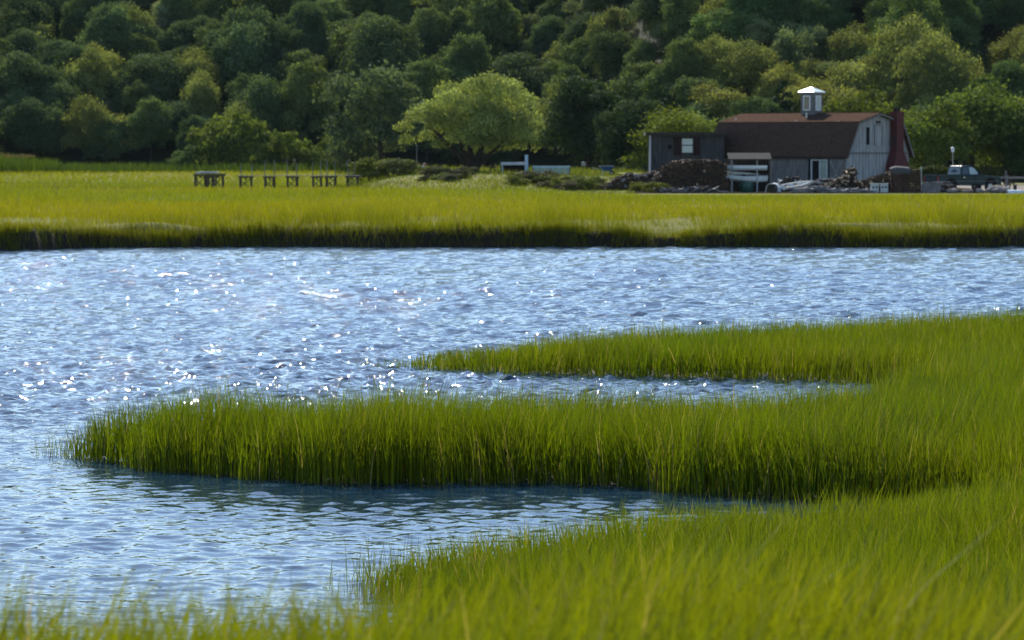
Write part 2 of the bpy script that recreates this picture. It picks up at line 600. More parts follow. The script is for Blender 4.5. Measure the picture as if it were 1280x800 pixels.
GB = (.108, .152, .004)      # cordgrass leaf, strongly yellow green
for nm_, (y0, y1, x0, x1, dens, wd), lab in (
        ('cordgrass_front', (26.5, 45.8, -1.6, 8.0, 780, .0095), 'low green cordgrass spit in the creek just behind the blurred foreground grass'),
        ('cordgrass_middle', (45.8, 66.0, -6.2, 12.0, 760, .0115), 'tall dark-sided cordgrass spit whose tip reaches far out into the river'),
        ('cordgrass_rear', (66.0, 92.0, -2.6, 15.5, 400, .013), 'low sunlit cordgrass spit lying behind the narrow creek')):
    n = int((y1 - y0) * (x1 - x0) * dens)
    x, y = sample(n, x0, x1, y0, y1)
    ok = (np.abs(x) < .148 * y + .6) & (y < 92)
    x, y = x[ok], y[ok]
    s = sdist(x, y) + .5 * (vnoise(x, y, 1.1) - .5) + .3 * (vnoise(x, y, .45) - .5) + .12 * (vnoise(x, y, .2) - .5)
    keep = (s > 0) & (rng.random(len(x)) < (.45 + .55 * sstep(0, .35, s))) & (rng.random(len(x)) < .55 + .6 * vnoise(x, y, .35))
    x, y, s = x[keep], y[keep], s[keep]
    h = near_h(x, y) * (.62 + .5 * rng.random(len(x)) + .25 * (rng.random(len(x)) < .06)) * (.92 + .32 * vnoise(x, y, 1.1)) * (.78 + .22 * sstep(0, .5, s))
    if nm_ == 'cordgrass_front': h = h * 1.0
    z = .02 + .04 * sstep(0, .6, s)
    o = make_grass(nm_, x, y, z - .03, h, wd * (.7 + .6 * rng.random(len(x))), GB, .17, (.012, -.006), var=.42, dead=.04, patch=1.3)
    tag(o, lab, 'grass', kind='stuff')

# stray blades standing in the water off the tips
xs, ys, hs = [], [], []
for cx, cy, sx, sy, n, hh in ((-2.25, 76.6, .35, .5, 60, .16), (-1.9, 76.0, .4, .4, 90, .2), (-6.05, 54.6, .14, .2, 16, .26), (-5.75, 54.3, .2, .3, 70, .3), (-1.12, 37.4, .13, .35, 110, .3), (-.9, 38.3, .4, .4, 150, .36), (-.2, 39.0, .5, .3, 120, .36),
                            (1.5, 55.9, 1.4, .3, 160, .55), (-2.5, 54.4, 1.6, .22, 160, .6), (.8, 40.6, .5, .3, 90, .38), (-.8, 35.4, .2, .6, 120, .4)):
    xs.append(rng.normal(cx, sx, n)); ys.append(rng.normal(cy, sy, n)); hs.append(hh * (.6 + .7 * rng.random(n)))
x, y, h = map(np.concatenate, (xs, ys, hs))
o = make_grass('water_grass', x, y, 0 * x - .1, h + .1, .008 + 0 * x, (.10, .135, .008), .18, (.02, 0), dead=.02)
tag(o, 'sparse thin blades standing in open water off the spit tips', 'grass', kind='stuff')

# ------------------------------------------------------------------ near bank with blurred foreground grass
def nbank(x, y):
    edge = 15.2 + .7 * (vnoise(x, 0 * x, 1.3) - .5) + .5 * sstep(-.3, 1.6, x)
    return -.7 + 2.485 * (1 - sstep(edge - .6, edge + 4.5, y)) + .1 * (vnoise(x, y, .8) - .5) + .0 * sstep(-.5, 1.5, x), edge


xg = np.arange(-14, 14.01, .25); yg = np.arange(1.5, 24, .25)
X, Y = np.meshgrid(xg, yg)
Z, _ = nbank(X, Y)
nb = link('near_bank', mesh_np('near_bank', np.stack([X, Y, Z], -1).reshape(-1, 3), [grid_polys(len(yg), len(xg))], M['turf'], None, True))
tag(nb, kind='structure')
x, y = sample(90000, -4.2, 4.2, 8.5, 17.5)
Zb, edge = nbank(x, y)
ok = (np.abs(x) < .16 * y + .9) & (Zb > .1) & (rng.random(len(x)) < .35 + .9 * vnoise(x, y, .35)) & (rng.random(len(x)) < 1 - .75 * sstep(-.5, 1.2, y - edge))
x, y, Zb = x[ok], y[ok], Zb[ok]
h = (.42 + .36 * rng.random(len(x))) * (.8 + .5 * vnoise(x, y, .7))
o = make_grass('foreground_grass', x, y, Zb - .03, h, .008 + .006 * rng.random(len(x)), (.160, .195, .005), .22, (.02, 0), dead=.03, patch=1.0)
tag(o, 'bright out-of-focus grass on the near river bank', 'grass', kind='stuff')

# ------------------------------------------------------------------ far marsh grass
YARD = lambda x, y: (x > 8.4) & (y > 281.0 + 1.2 * vnoise(x, y, 3)) & (y < 345)
parts = []
n = 60000
x, y = sample(n, -28, 28, 164, 178)
d = y - bank_y(x)
ok = (d > .0 + 1.3 * vnoise(x, 0 * x + 5, 1.7) * vnoise(x, 0 * x, .6)) & (rng.random(n) < .25 + vnoise(x, y, .8))
parts.append((x[ok], y[ok], (.26 + .26 * rng.random(ok.sum())) * (.45 + 1.3 * vnoise(x[ok], 0 * y[ok] + 3, 2.4) * (.5 + vnoise(x[ok], y[ok], .8))), .022))
n = 165000
yq = 176 * (440 / 176) ** rng.random(n)
x = (rng.random(n) * 2 - 1) * (.146 * yq); y = yq
ok = (y < tree_front(x) + 2) & ~YARD(x, y) & ~((x > -12) & (y > 300))
parts.append((x[ok], y[ok], (.22 + .16 * rng.random(ok.sum())) * (.75 + .5 * vnoise(x[ok], y[ok] * .25, 6)) * (1 - .6 * sstep(245, 270, y[ok]) * sstep(0, 6, x[ok])), .03))
# tufts hanging over the cut bank
n = 42000
x = -28 + 56 * rng.random(n); y = bank_y(x) + rng.uniform(-.12, .85, n)
ok = rng.random(n) < 1.5 * vnoise(x, 0 * x + 4, 1.3) * vnoise(x, 0 * x + 8, .45) + .35 * sstep(.3, .7, y - bank_y(x))
parts.append((x[ok], y[ok], (.20 + .25 * rng.random(ok.sum())) * (.6 + .8 * vnoise(x[ok], y[ok], 1.0)), .020))
x = np.concatenate([p[0] for p in parts]); y = np.concatenate([p[1] for p in parts])
h = np.concatenate([p[2] for p in parts]); wd = np.concatenate([np.full(len(p[0]), p[3]) for p in parts]) * (y / 190)
n = len(x)
bandn = vnoise(x, y * .45, 14)
base = np.array([[.215, .222, .003]]) * (1 - bandn[:, None]) + np.array([[.150, .200, .006]]) * bandn[:, None]
strip = (sstep(172, 178, y) * (1 - sstep(205, 235, y)))[:, None]
base = base * (1 - strip * .6) + np.array([[.235, .228, .002]]) * strip * .6
green = (sstep(262, 275, y) * (1 - sstep(300, 330, y)) * sstep(-12, 2, x))[:, None]
base = base * (1 - .5 * green) + np.array([[.15, .205, .010]]) * .5 * green
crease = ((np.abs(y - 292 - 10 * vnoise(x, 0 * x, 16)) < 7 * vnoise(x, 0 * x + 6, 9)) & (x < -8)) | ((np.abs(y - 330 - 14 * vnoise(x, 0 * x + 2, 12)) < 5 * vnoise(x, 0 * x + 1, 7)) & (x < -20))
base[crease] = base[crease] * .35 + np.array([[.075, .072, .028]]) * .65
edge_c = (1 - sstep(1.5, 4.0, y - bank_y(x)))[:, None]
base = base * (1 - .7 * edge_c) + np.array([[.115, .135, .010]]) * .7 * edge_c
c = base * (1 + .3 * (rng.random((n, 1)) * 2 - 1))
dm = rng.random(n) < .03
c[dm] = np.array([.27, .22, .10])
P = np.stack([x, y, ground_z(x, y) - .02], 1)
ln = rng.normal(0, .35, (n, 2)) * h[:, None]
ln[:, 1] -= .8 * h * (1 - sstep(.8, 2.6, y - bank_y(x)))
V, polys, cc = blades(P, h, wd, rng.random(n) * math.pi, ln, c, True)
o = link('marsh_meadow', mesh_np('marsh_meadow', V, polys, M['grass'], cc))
tag(o, 'wide yellow-green salt meadow across the river with a dark cut bank', 'grass', kind='stuff')

# lawn round the big tree and the drive
n = 26000
x, y = sample(n, -13, 14, 284, 372)
ok = ~YARD(x, y)
x, y = x[ok], y[ok]
o = make_grass('lawn_grass', x, y, ground_z(x, y) - .02, .10 + .14 * rng.random(len(x)) + .35 * (vnoise(x, y, 3) > .62) * rng.random(len(x)), .05 + 0 * x, (.105, .135, .014), .4, (0, 0), True, patch=5)
tag(o, 'rough green lawn sloping up to the lone spreading tree', 'grass', kind='stuff')

# reeds at the left edge of the meadow
n = 5200
x, y = sample(n, -62, -43.5, 408, 426)
ok = ((x + 56) / 11) ** 2 + ((y - 417) / 8) ** 2 < 1 + .3 * (vnoise(x, y, 2) - .5)
x, y = x[ok], y[ok]
o = make_grass('reed_bed', x, y, ground_z(x, y), (1.3 + .9 * rng.random(len(x))) * (1 - .25 * sstep(-52, -45, x)), .09 + 0 * x, (.06, .10, .012), .16, (.01, 0), True, dead=.0)
tag(o, 'tall green reed bed at the edge of the wood', 'reeds', kind='stuff')
n = 900
x, y = sample(n, -62, -48.5, 416, 425)
o = make_grass('reed_plumes', x, y, ground_z(x, y) + 1.5, .2 + .9 * rng.random(n) * (1 - .75 * sstep(-56, -49, x)), .12 + 0 * x, (.11, .085, .07), .35, (.06, 0), True, dead=0)
tag(o, 'faded brownish seed plumes rising above the green reed bed', 'reeds', kind='stuff')
n = 9000
x, y = sample(n, -46, -14, 400, 432)
ok = (y > 428 - 14 * vnoise(x, 0 * x, 8) - 6)
x, y = x[ok], y[ok]
o = make_grass('wood_edge_grass', x, y, ground_z(x, y), .5 + .7 * rng.random(len(x)), .08 + 0 * x, (.05, .085, .014), .25, (0, 0), True, dead=0)
tag(o, 'darker tall grass strip along the foot of the wood', 'grass', kind='stuff')


# ------------------------------------------------------------------ trees
def leaf_quads(C, Nrm, size, aspect, seed):
    r = np.random.default_rng(seed)
    n = len(C)
    Nn = Nrm / np.linalg.norm(Nrm, axis=1, keepdims=True)
    a = np.cross(Nn, r.normal(0, 1, (n, 3)))
    a /= np.linalg.norm(a, axis=1, keepdims=True) + 1e-9
    b = np.cross(Nn, a)
    s = size[:, None]
    a, b = a * s, b * s * aspect
    V = np.stack([C - a, C - b + a * .1, C + a, C + b + a * .1], 1).reshape(-1, 3)
    i = np.arange(n)[:, None] * 4
    return V, [i + np.array([[0, 1, 2, 3]])]


def crown_mesh(name, lobes, per, leaf, seed, aspect=.6, flat=.85, tight=.18, jit=.65, yrange=.35):
    """lobes: (x,y,z,r); leaves sit in a loose shell round each lobe"""
    r = np.random.default_rng(seed)
    Cs, Ns, cs = [], [], []
    for (lx, ly, lz, lr) in lobes:
        n = int(per * lr * lr)
        d = r.normal(0, 1, (n, 3))
        d /= np.linalg.norm(d, axis=1, keepdims=True)
        d[:, 2] = np.where(d[:, 2] < -.45, -d[:, 2] * .8, d[:, 2])
        k = 1 + tight * r.normal(0, 1, n) - .12
        # small twig clusters on each lobe
        bump = .16 * np.sin(d[:, 0] * 7 + lx) * np.sin(d[:, 1] * 7 + ly) * np.sin(d[:, 2] * 6 + lz)
        k = (k + bump)[:, None]
        Cs.append(np.array([[lx, ly, lz]]) + d * k * lr * np.array([[1, 1, flat]]))
        Ns.append(d + jit * r.normal(0, 1, (n, 3)))
        tone = 1 + .22 * (r.random() * 2 - 1)
        cs.append(np.array([[1, 1, 1]]) * tone * (1 + yrange * (r.random((n, 1)) * 2 - 1)))
    C = np.concatenate(Cs); Nn = np.concatenate(Ns); c = np.concatenate(cs)
    V, polys = leaf_quads(C, Nn, leaf * (.6 + .8 * r.random(len(C))), aspect, seed + 1)
    return mesh_np(name, V, polys, M['leaf'], np.repeat(c, 4, 0))


def auto_lobes(Rx, H, z0, n, seed, top=.5):
    """lobes over a dome crown of half width Rx from z0 to H"""
    r = random.Random(seed)
    L_ = []
    hz = (H - z0) / 2
    for k in range(n):
        ph = k * 2.39996 + r.uniform(-.3, .3)
        v = -0.75 + 1.75 * (k + .5) / n
        q = math.sqrt(max(0, 1 - min(1, abs(v)) ** 2.2))
        rr = Rx * r.uniform(.22, .48)
        L_.append((math.cos(ph) * Rx * .74 * q * r.uniform(.6, 1.3), math.sin(ph) * Rx * .74 * q * r.uniform(.6, 1.3), z0 + hz + v * hz * .8 + r.uniform(-.9, .9), rr))
    L_.append((0, 0, z0 + hz, Rx * .6))
    return L_


def trunk_mesh(name, H, r0, seed, limbs=5):
    r = random.Random(seed)
    b = MB()
    pts = [(0, 0, -.4)]
    for i in range(1, 6):
        pts.append((r.uniform(-.15, .15) * i * .5, r.uniform(-.15, .15) * i * .5, H * i / 5))
    b.tube(pts, [r0 * 1.3, r0, r0 * .85, r0 * .65, r0 * .42, r0 * .15], 7)
    for k in range(limbs):
        a = k * 2.4 + r.uniform(-.4, .4)
        zb = H * r.uniform(.25, .6)
        Ln = H * r.uniform(.28, .45)
        b.tube([(0, 0, zb), (math.cos(a) * Ln * .5, math.sin(a) * Ln * .5, zb + Ln * .45), (math.cos(a) * Ln * .9, math.sin(a) * Ln * .9, zb + Ln * .9)], [r0 * .4, r0 * .25, r0 * .06], 5)
    me = bpy.data.meshes.new(name)
    me.from_pydata([tuple(v) for v in b.v], [], b.f)
    me.materials.append(M['bark'])
    return me


PROTO = {}
specs = {
    # Rx, H, z0, lobes, leaf, per
    'dome': [(4.6, 8.6, .8, 26, 1), (5.2, 9.6, 1.0, 30, 2)],
    'tall': [(3.9, 11.2, 1.0, 28, 3), (4.2, 10.4, .9, 27, 4)],
    'loose': [(4.4, 8.4, .6, 20, 5), (4.9, 9.0, .8, 22, 6)],
    'olive': [(3.6, 7.2, .4, 18, 7)],
    'spire': [(2.0, 8.6, .4, 22, 8)],
    'shrub': [(1.9, 2.7, .1, 12, 9), (1.6, 2.1, .05, 10, 10)],
}
for kind, lst in specs.items():
    PROTO[kind] = []
    for (Rx, H, z0, nl, sd_) in lst:
        lb = auto_lobes(Rx, H, z0, nl, sd_)
        if kind == 'spire':
            lb = [(math.cos(k * 2.4) * (1.5 * (1 - k / 24)), math.sin(k * 2.4) * (1.5 * (1 - k / 24)), .8 + k * .34, 1.0 - k * .033) for k in range(22)]
        per = {'dome': 250, 'tall': 250, 'loose': 220, 'olive': 290, 'spire': 260, 'shrub': 420}[kind]
        lf = {'dome': .175, 'tall': .17, 'loose': .17, 'olive': .15, 'spire': .15, 'shrub': .11}[kind]
        jit = {'loose': .95, 'olive': .9}.get(kind, .6)
        cm = crown_mesh('crown', lb, per, lf, sd_ * 10, .62, .85, .2 if kind != 'loose' else .26, jit)
        tm = trunk_mesh('trunk', H * .75, .05 * Rx + .03, sd_, 5 if kind != 'spire' else 0)
        PROTO[kind].append((cm, tm))

TREE_LABEL = {
    'dome': ('broad_tree', 'dark round-domed leafy tree of the wooded hillside', 'dark domed trees of the hillside wood'),
    'tall': ('tall_tree', 'tall mid-green leafy tree of the wooded hillside', 'tall mid-green trees of the hillside wood'),
    'loose': ('pale_tree', 'pale yellow-green loosely leaved tree of the wooded hillside', 'pale loose trees of the hillside wood'),
    'olive': ('small_tree', 'small grey-olive feathery tree of the wooded hillside', 'small grey-olive trees of the hillside wood'),
}
KCOL = {'dome': (.078, .118, .048), 'tall': (.108, .150, .052), 'loose': (.172, .208, .062), 'olive': (.155, .182, .092), 'spire': (.02, .042, .018), 'shrub': (.13, .165, .03)}
BOOST = 1.5


def plant_tree(kind, x, y, s=1.0, sz=1.0, color=None, name=None, label=None, cat='tree', group=None, sink=.3):
    cm, tm = random.choice(PROTO[kind])
    d = TREE_LABEL.get(kind, (None, None, None))
    o = thing(name or d[0], label or d[1], cat, (x, y, gz(x, y) - sink * .3), random.uniform(0, 6.28), group or (None if label else d[2]))
    o.scale = (s * random.uniform(.85, 1.2), s * random.uniform(.85, 1.2), s * sz)
    if kind not in ('shrub', 'spire'): o.rotation_euler = (random.uniform(-.1, .1), random.uniform(-.1, .1), random.uniform(0, 6.28))
    c = tuple(min(.2, q * BOOST) for q in color) if color else KCOL[kind]
    if kind == 'spire': c = color
    v = random.uniform(.8, 1.22)
    h = random.uniform(-.08, .05)
    cr = link('crown', cm, o)
    cr.color = (c[0] * v * (1 + h), c[1] * v, c[2] * v * (1 - h), 1)
    tr = link('trunk', tm, o)
    return o


ZONES = ((120, 'the reed bed'), (235, 'the tall grass strip'), (300, 'the timber platform'), (450, 'the boardwalk'), (520, 'the grey feathery tree'), (660, 'the lone spreading tree'), (735, 'the garden pen'), (805, 'the blue wheelbarrow'), (900, 'the flat-roofed shed'), (1060, 'the barn roof'), (1150, 'the red chimney'), (9999, 'the pickup and drive'))
SIZES = ((.49, 'small'), (.62, 'medium-sized'), (9, 'large'))
KINDS = {'dome': 'dark round-domed tree', 'tall': 'tall mid-green tree', 'loose': 'pale yellow-green tree', 'olive': 'grey-olive feathery tree'}


def forest(kind, x, y, s, sz, c, t):
    p = x / y * F + 640
    zone = next(b_ for a, b_ in ZONES if p < a)
    size = next(b_ for a, b_ in SIZES if s < a)
    tier = 'at the wood edge behind ' if t < 9 else 'low in the wood behind ' if t < 26 else 'midway up the hill behind ' if t < 62 else 'high on the hill behind '
    lab = size + ' ' + KINDS[kind] + ' ' + tier + zone
    return plant_tree(kind, x, y, s, sz, c, TREE_LABEL[kind][0], lab, 'tree', lab)


row = 0
t = 0.0
while t < 78:
    step = 4.9
    for ix in range(-30, 31):
        xw = ix * step + (row % 2) * step / 2 + random.uniform(-2.4, 2.4)
        yw = float(tree_front(xw)) + 4 + t + random.uniform(-3, 3)
        if abs(xw) > .1235 * yw + 7: continue
        # the woodland in front of the right hand slope is younger and brighter
        px_ = xw / yw * F + 640
        p_light = .22
        if px_ > 880 and t < 36: p_light = .8
        if px_ < 330 and t < 30: p_light = .25
        q = random.random()
        if q < p_light: kind = random.choice(('loose', 'loose', 'olive'))
        elif q < p_light + (1 - p_light) * .6: kind = 'dome'
        else: kind = 'tall'
        s = random.choice((random.uniform(.36, .54), random.uniform(.44, .66), random.uniform(.5, .8)))
        col_ = KCOL[kind]
        if px_ > 880 and t < 42: col_ = tuple(a * b_ for a, b_ in zip(col_, (1.05, 1.12, .95)))
        forest(kind, xw, yw, s, random.uniform(.8, 1.45), tuple(q / BOOST for q in col_), t)
    row += 1
    t += 4.2 + t * .02

for px_, yw in ((646, 487.5), (633, 489), (652, 491)):
    forest('dome', PX(px_, yw), yw, .62, 1.1, tuple(q / BOOST for q in KCOL['dome']), 50)

# shrubs along the foot of the wood and round the lawn
for (px_, yw, s, sz, c, lab) in (
        (228, 428, 1.0, 1.1, (.05, .08, .03), 'dark rounded bush at the wood edge left of the timber platform'),
        (262, 430, 1.5, 1.2, None, 'leafy yellow-green bush at the wood edge behind the timber platform'),
        (290, 432, 1.7, 1.35, None, 'tall yellow-green bush at the wood edge beside the timber platform'),
        (322, 428, 1.2, 1.0, None, 'low bright bush at the wood edge behind the first boardwalk posts'),
        (338, 431, 1.3, 1.6, (.10, .13, .025), 'upright bright bush with a pointed top at the wood edge'),
        (372, 430, 1.5, 1.1, (.10, .13, .025), 'rounded bright bush at the wood edge behind the middle of the boardwalk'),
        (398, 428, 1.1, .9, None, 'low bush at the wood edge behind the end posts of the boardwalk'),
        (412, 431, 1.3, 1.2, None, 'rounded green bush at the wood edge near the grey feathery tree'),
        (440, 425, 1.4, 1.5, (.075, .1, .045), 'grey-green bush at the foot of the grey feathery tree'),
        (462, 312, .9, .8, (.08, .10, .02), 'low scrubby bush where the boardwalk reaches the shore'),
        (485, 312, 1.1, .5, (.075, .095, .025), 'wide low scrub bush on the shore left of the thin pole'),
        (505, 310, .8, .6, (.07, .08, .03), 'small scrub bush on the shore under the thin pole'),
        (542, 304, .55, .62, (.065, .065, .04), 'low greyish scrub in front of the lone spreading tree'),
        (566, 303, .55, .62, (.065, .075, .035), 'low dull green scrub before the trunk of the lone spreading tree'),
        (655, 299, .55, .62, (.06, .06, .045), 'low grey scrub in front of the white-topped table'),
        (690, 296, .55, .62, (.075, .09, .022), 'low scrub in front of the pale fence pen'),
        (716, 296, .55, .62, (.075, .09, .022), 'broad scrub bush on the bank beside the pale fence pen'),
        (738, 295, .55, .62, (.075, .09, .02), 'broad scrub bush on the bank below the blue wheelbarrow'),
        (822, 288, .5, .6, (.09, .11, .02), 'small bright weed clump at the left end of the big woodpile'),
        (800, 290, .6, .5, (.085, .1, .02), 'small weed clump at the foot of the stone heap')):
    plant_tree('shrub', PX(px_, yw), yw, s, sz, c, 'shrub', lab, 'shrub')

rs = random.Random(31)
for k in range(34):
    if k < 14: px_, yw, lab = rs.uniform(528, 582), rs.uniform(299, 306), 'low dull scrub bush on the bank below the lone spreading tree'
    else: px_, yw, lab = rs.uniform(640, 756), rs.uniform(291, 299), 'low dull scrub bush on the bank below the garden pen'
    c = rs.choice(((.06, .06, .035), (.07, .085, .022), (.085, .10, .022), (.05, .055, .03)))
    plant_tree('shrub', PX(px_, yw), yw, rs.uniform(.3, .55), rs.uniform(.5, .8), c, 'shrub', lab, 'shrub', 'scrub below the lone tree' if k < 14 else 'scrub below the garden pen')

# dark spires standing out in the wood
plant_tree('spire', PX(771, 428), 428, .9, 1.0, (.015, .03, .016), 'cedar_tree', 'narrow dark cedar standing out in the wood above the pale fence pen')
plant_tree('spire', PX(985, 372), 380, 1.15, 1.0, (.015, .03, .016), 'cedar_tree', 'narrow dark cedar rising just behind the barn roof')
plant_tree('olive', PX(478, 410), 410, 1.25, 1.15, (.06, .085, .045), 'feathery_tree', 'grey-green feathery tree rounded to the ground left of the lone tree')
plant_tree('olive', PX(448, 418), 418, .7, .9, (.07, .095, .05), 'feathery_tree', 'small grey-green feathery tree leaning out of the wood edge')
for (px_, yw, s) in ((1160, 352, .75), (1182, 354, .6), (1205, 352, .55)):
    pass
# trees right behind the barn and the drive
for (px_, yw, kind, s, sz, c, lab) in (
        (1160, 352, 'loose', .85, .95, (.09, .12, .022), 'bright leafy tree directly behind the red chimney'),
        (1215, 356, 'loose', .95, 1.05, (.08, .11, .022), 'bright leafy tree behind the dark green pickup'),
        (1258, 358, 'loose', .85, 1.0, (.085, .115, .022), 'bright leafy tree behind the picnic table at the drive'),
        (1300, 354, 'tall', .8, .9, (.05, .08, .02), 'green tree at the end of the drive'),
        (850, 366, 'loose', .8, .8, (.11, .145, .02), 'bright lime-green tree directly behind the flat-roofed shed'),
        (905, 362, 'loose', .7, .85, (.09, .12, .022), 'bright leafy tree behind the joint of barn and shed'),
        (1060, 372, 'loose', .95, 1.0, (.09, .122, .022), 'bright leafy tree behind the barn beside the cupola'),
        (790, 372, 'dome', .8, .85, (.035, .06, .022), 'dark tree behind the white corner post of the shed'),
        (735, 384, 'dome', .95, .95, (.032, .058, .022), 'dark tree behind the pale fence pen')):
    plant_tree(kind, PX(px_, yw), yw, s, sz, tuple(q * .78 for q in c), 'leafy_tree', lab)

# the lone spreading tree on the lawn
WD = 322.0
wx, wz = PX(590, WD), gz(PX(590, WD), WD)
mpp = WD / F
wil = thing('spreading_tree', 'large lone spreading tree with pale yellow-green crown on the lawn', 'tree', (wx, WD, wz - .05))
lob = []
rr = random.Random(5)
for (a, b_, r_) in ((612, 108, 20), (590, 112, 22), (637, 112, 22), (565, 122, 22), (612, 128, 28), (655, 126, 20), (545, 137, 22), (580, 140, 28), (640, 142, 28), (662, 148, 18), (522, 150, 20), (552, 158, 22), (607, 158, 30), (650, 166, 24), (508, 163, 16), (530, 174, 18),
                    (578, 175, 24), (625, 178, 22), (600, 150, 40), (640, 158, 30), (560, 152, 28), (664, 172, 14), (548, 184, 14), (506, 174, 12), (600, 182, 20), (645, 184, 16), (668, 160, 12)):
    for dy in ((-2.4, 2.0) if r_ > 19 else (rr.uniform(-1.5, 1.5),)):
        lob.append(((a - 590) * mpp + rr.uniform(-.3, .3), dy + rr.uniform(-.8, .8), ZP(b_, WD) - wz + rr.uniform(-.3, .3), r_ * mpp * rr.uniform(.66, .92)))
cw = link('crown', crown_mesh('crown', lob, 620, .12, 77, .4, .8, .17, 1.0, .35), wil)
cw.color = (.245, .29, .095, 1)
b = MB()
for (dx, dy, tx, ty, tz, r0) in ((-.25, 0, -3.2, .4, 3.6, .24), (0, .1, -.6, -.8, 4.6, .26), (.25, 0, 1.6, .6, 4.4, .25), (.4, -.1, 3.4, -.5, 3.4, .18), (-.1, -.15, -1.8, -1.2, 4.0, .18)):
    b.tube([(dx * .5, dy, -.3), (dx, dy, .5), (dx + tx * .3, dy + ty * .3, tz * .45), (dx + tx * .65, dy + ty * .65, tz * .75), (tx, ty, tz)], [r0 * 1.5, r0 * 1.1, r0 * .8, r0 * .5, r0 * .2], 8)
b.build('trunk', M['bark'], wil, smooth=True)

# ------------------------------------------------------------------ barn
TH = R(40)
BD = 300.0
bx0 = PX(1057, BD)
bz = .98
bW, bL = 7.9, 12.0
E_, BR, RI = 2.69, 4.86, 5.52                      # eave, break and ridge heights
GROUND = lambda x, y: gz(x, y)
# local frame: x runs along the front wall from its left end (-bL) to the corner (0), y runs back
barn = thing('barn', 'weathered grey board barn with brown gambrel roof and cupola', 'barn', (bx0, BD, bz), -TH)
# after rotation by -TH local +x = (cos,-sin): right and towards camera; local +y = (sin,cos): right and away


def prof(y):                                        # gambrel roof line over the width
    k = bW * .15
    yy_ = min(y, bW - y)
    return E_ + (BR - E_) * yy_ / k if yy_ < k else BR + (RI - BR) * (yy_ - k) / (bW / 2 - k)


kb = bW * .15
core = MB()
core.prism([(-.06, .06, 0), (-.06, .06, E_ - .1), (-.06, kb, BR - .12), (-.06, bW / 2, RI - .12), (-.06, bW - kb, BR - .12), (-.06, bW - .06, E_ - .1), (-.06, bW - .06, 0)], (0, 0, 0), (-bL + .12, 0, 0))
core.build('wall_core', M['dark_in'], barn)
# gable boards, each a piece of its own
nb_ = 19
for k in range(nb_):
    y0 = bW * k / nb_ + .024
    y1 = bW * (k + 1) / nb_ - .02
    up = k % 3 == 1
    top0, top1 = prof(y0) - .06, prof(y1) - .06
    jx = random.uniform(0, .02)
    pts = [(0, y0, .0), (0, y1, .0), (0, y1, top1)]
    if y0 < bW / 2 < y1: pts.append((0, bW / 2, RI - .06))
    if y0 < kb < y1: pts.append((0, kb, BR - .06))
    if y0 < bW - kb < y1: pts.append((0, bW - kb, BR - .06))
    pts.append((0, y0, top0))
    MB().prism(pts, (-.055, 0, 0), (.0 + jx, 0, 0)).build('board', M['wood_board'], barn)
MB().box((.035, bW / 2, E_ + .02), (.05, bW - .1, .12)).build('belt_board', M['wood_grey'], barn)
# front wall boards, with the doorway left open
dx0, dx1 = -3.05, -1.55
k = 0
xcur = -bL
while xcur < -.02:
    wdt = random.uniform(.26, .36)
    x1 = min(xcur + wdt, 0)
    if not (x1 > dx0 and xcur < dx1):
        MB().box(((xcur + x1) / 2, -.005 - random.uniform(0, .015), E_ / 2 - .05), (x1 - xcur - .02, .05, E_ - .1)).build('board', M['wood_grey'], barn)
    xcur = x1
MB().box(((dx0 + dx1) / 2, 0, E_ - .17), (dx1 - dx0 - .02, .05, .3)).build('board', M['wood_grey'], barn)
# doorway: white frame, dark opening, pale green leaf standing open
fr = MB()
fr.box((dx0 + .06, -.05, 1.1), (.1, .1, 2.2)).box((dx0 + .80, -.05, 1.1), (.09, .1, 2.2)).box((dx1 - .05, -.05, 1.1), (.07, .1, 2.2)).box(((dx0 + dx1) / 2, -.055, 2.21), (dx1 - dx0, .11, .09))
fr.build('door_frame', M['white_dirty'], barn)
dl = MB().box((dx1 - .38, -.03, 1.08), (.62, .05, 2.12)).build('door', M['green_door'], barn)
MB().box((dx1 - .62, -.075, 1.05), (.04, .05, .16)).build('handle', M['steel'], dl)
MB().box((dx0 + .42, .20, 1.0), (.18, .14, 1.0)).build('doorway_post', M['white_dirty'], barn)
# plank door with an X brace near the corner
pd = MB()
pd.box((-.75, -.065, 1.2), (1.25, .04, 2.2))
pdo = pd.build('barn_door', M['wood_grey'], barn)
br_ = MB()
br_.bar((-1.3, -.10, .3), (-.2, -.10, 2.2), .12, .03).bar((-.2, -.115, .3), (-1.3, -.115, 2.2), .12, .03)
br_.build('brace', M['wood_board'], pdo)
# window shape far left on the front wall
# roof: four slabs
ov = .35


def slab(y0, z0, y1, z1, th=.12, name='roof_slope', x0=-bL - ov, x1=ov):
    d = Vector((0, y1 - y0, z1 - z0)).normalized()
    n_ = Vector((0, -d.z, d.y))
    if n_.z < 0: n_ = -n_
    a, b2 = Vector((0, y0, z0)), Vector((0, y1, z1))
    m_ = MB()
    m_.prism([a, b2, b2 + n_ * th, a + n_ * th], (x0, 0, 0), (x1, 0, 0))
    return m_.build(name, M['shingle'], barn)


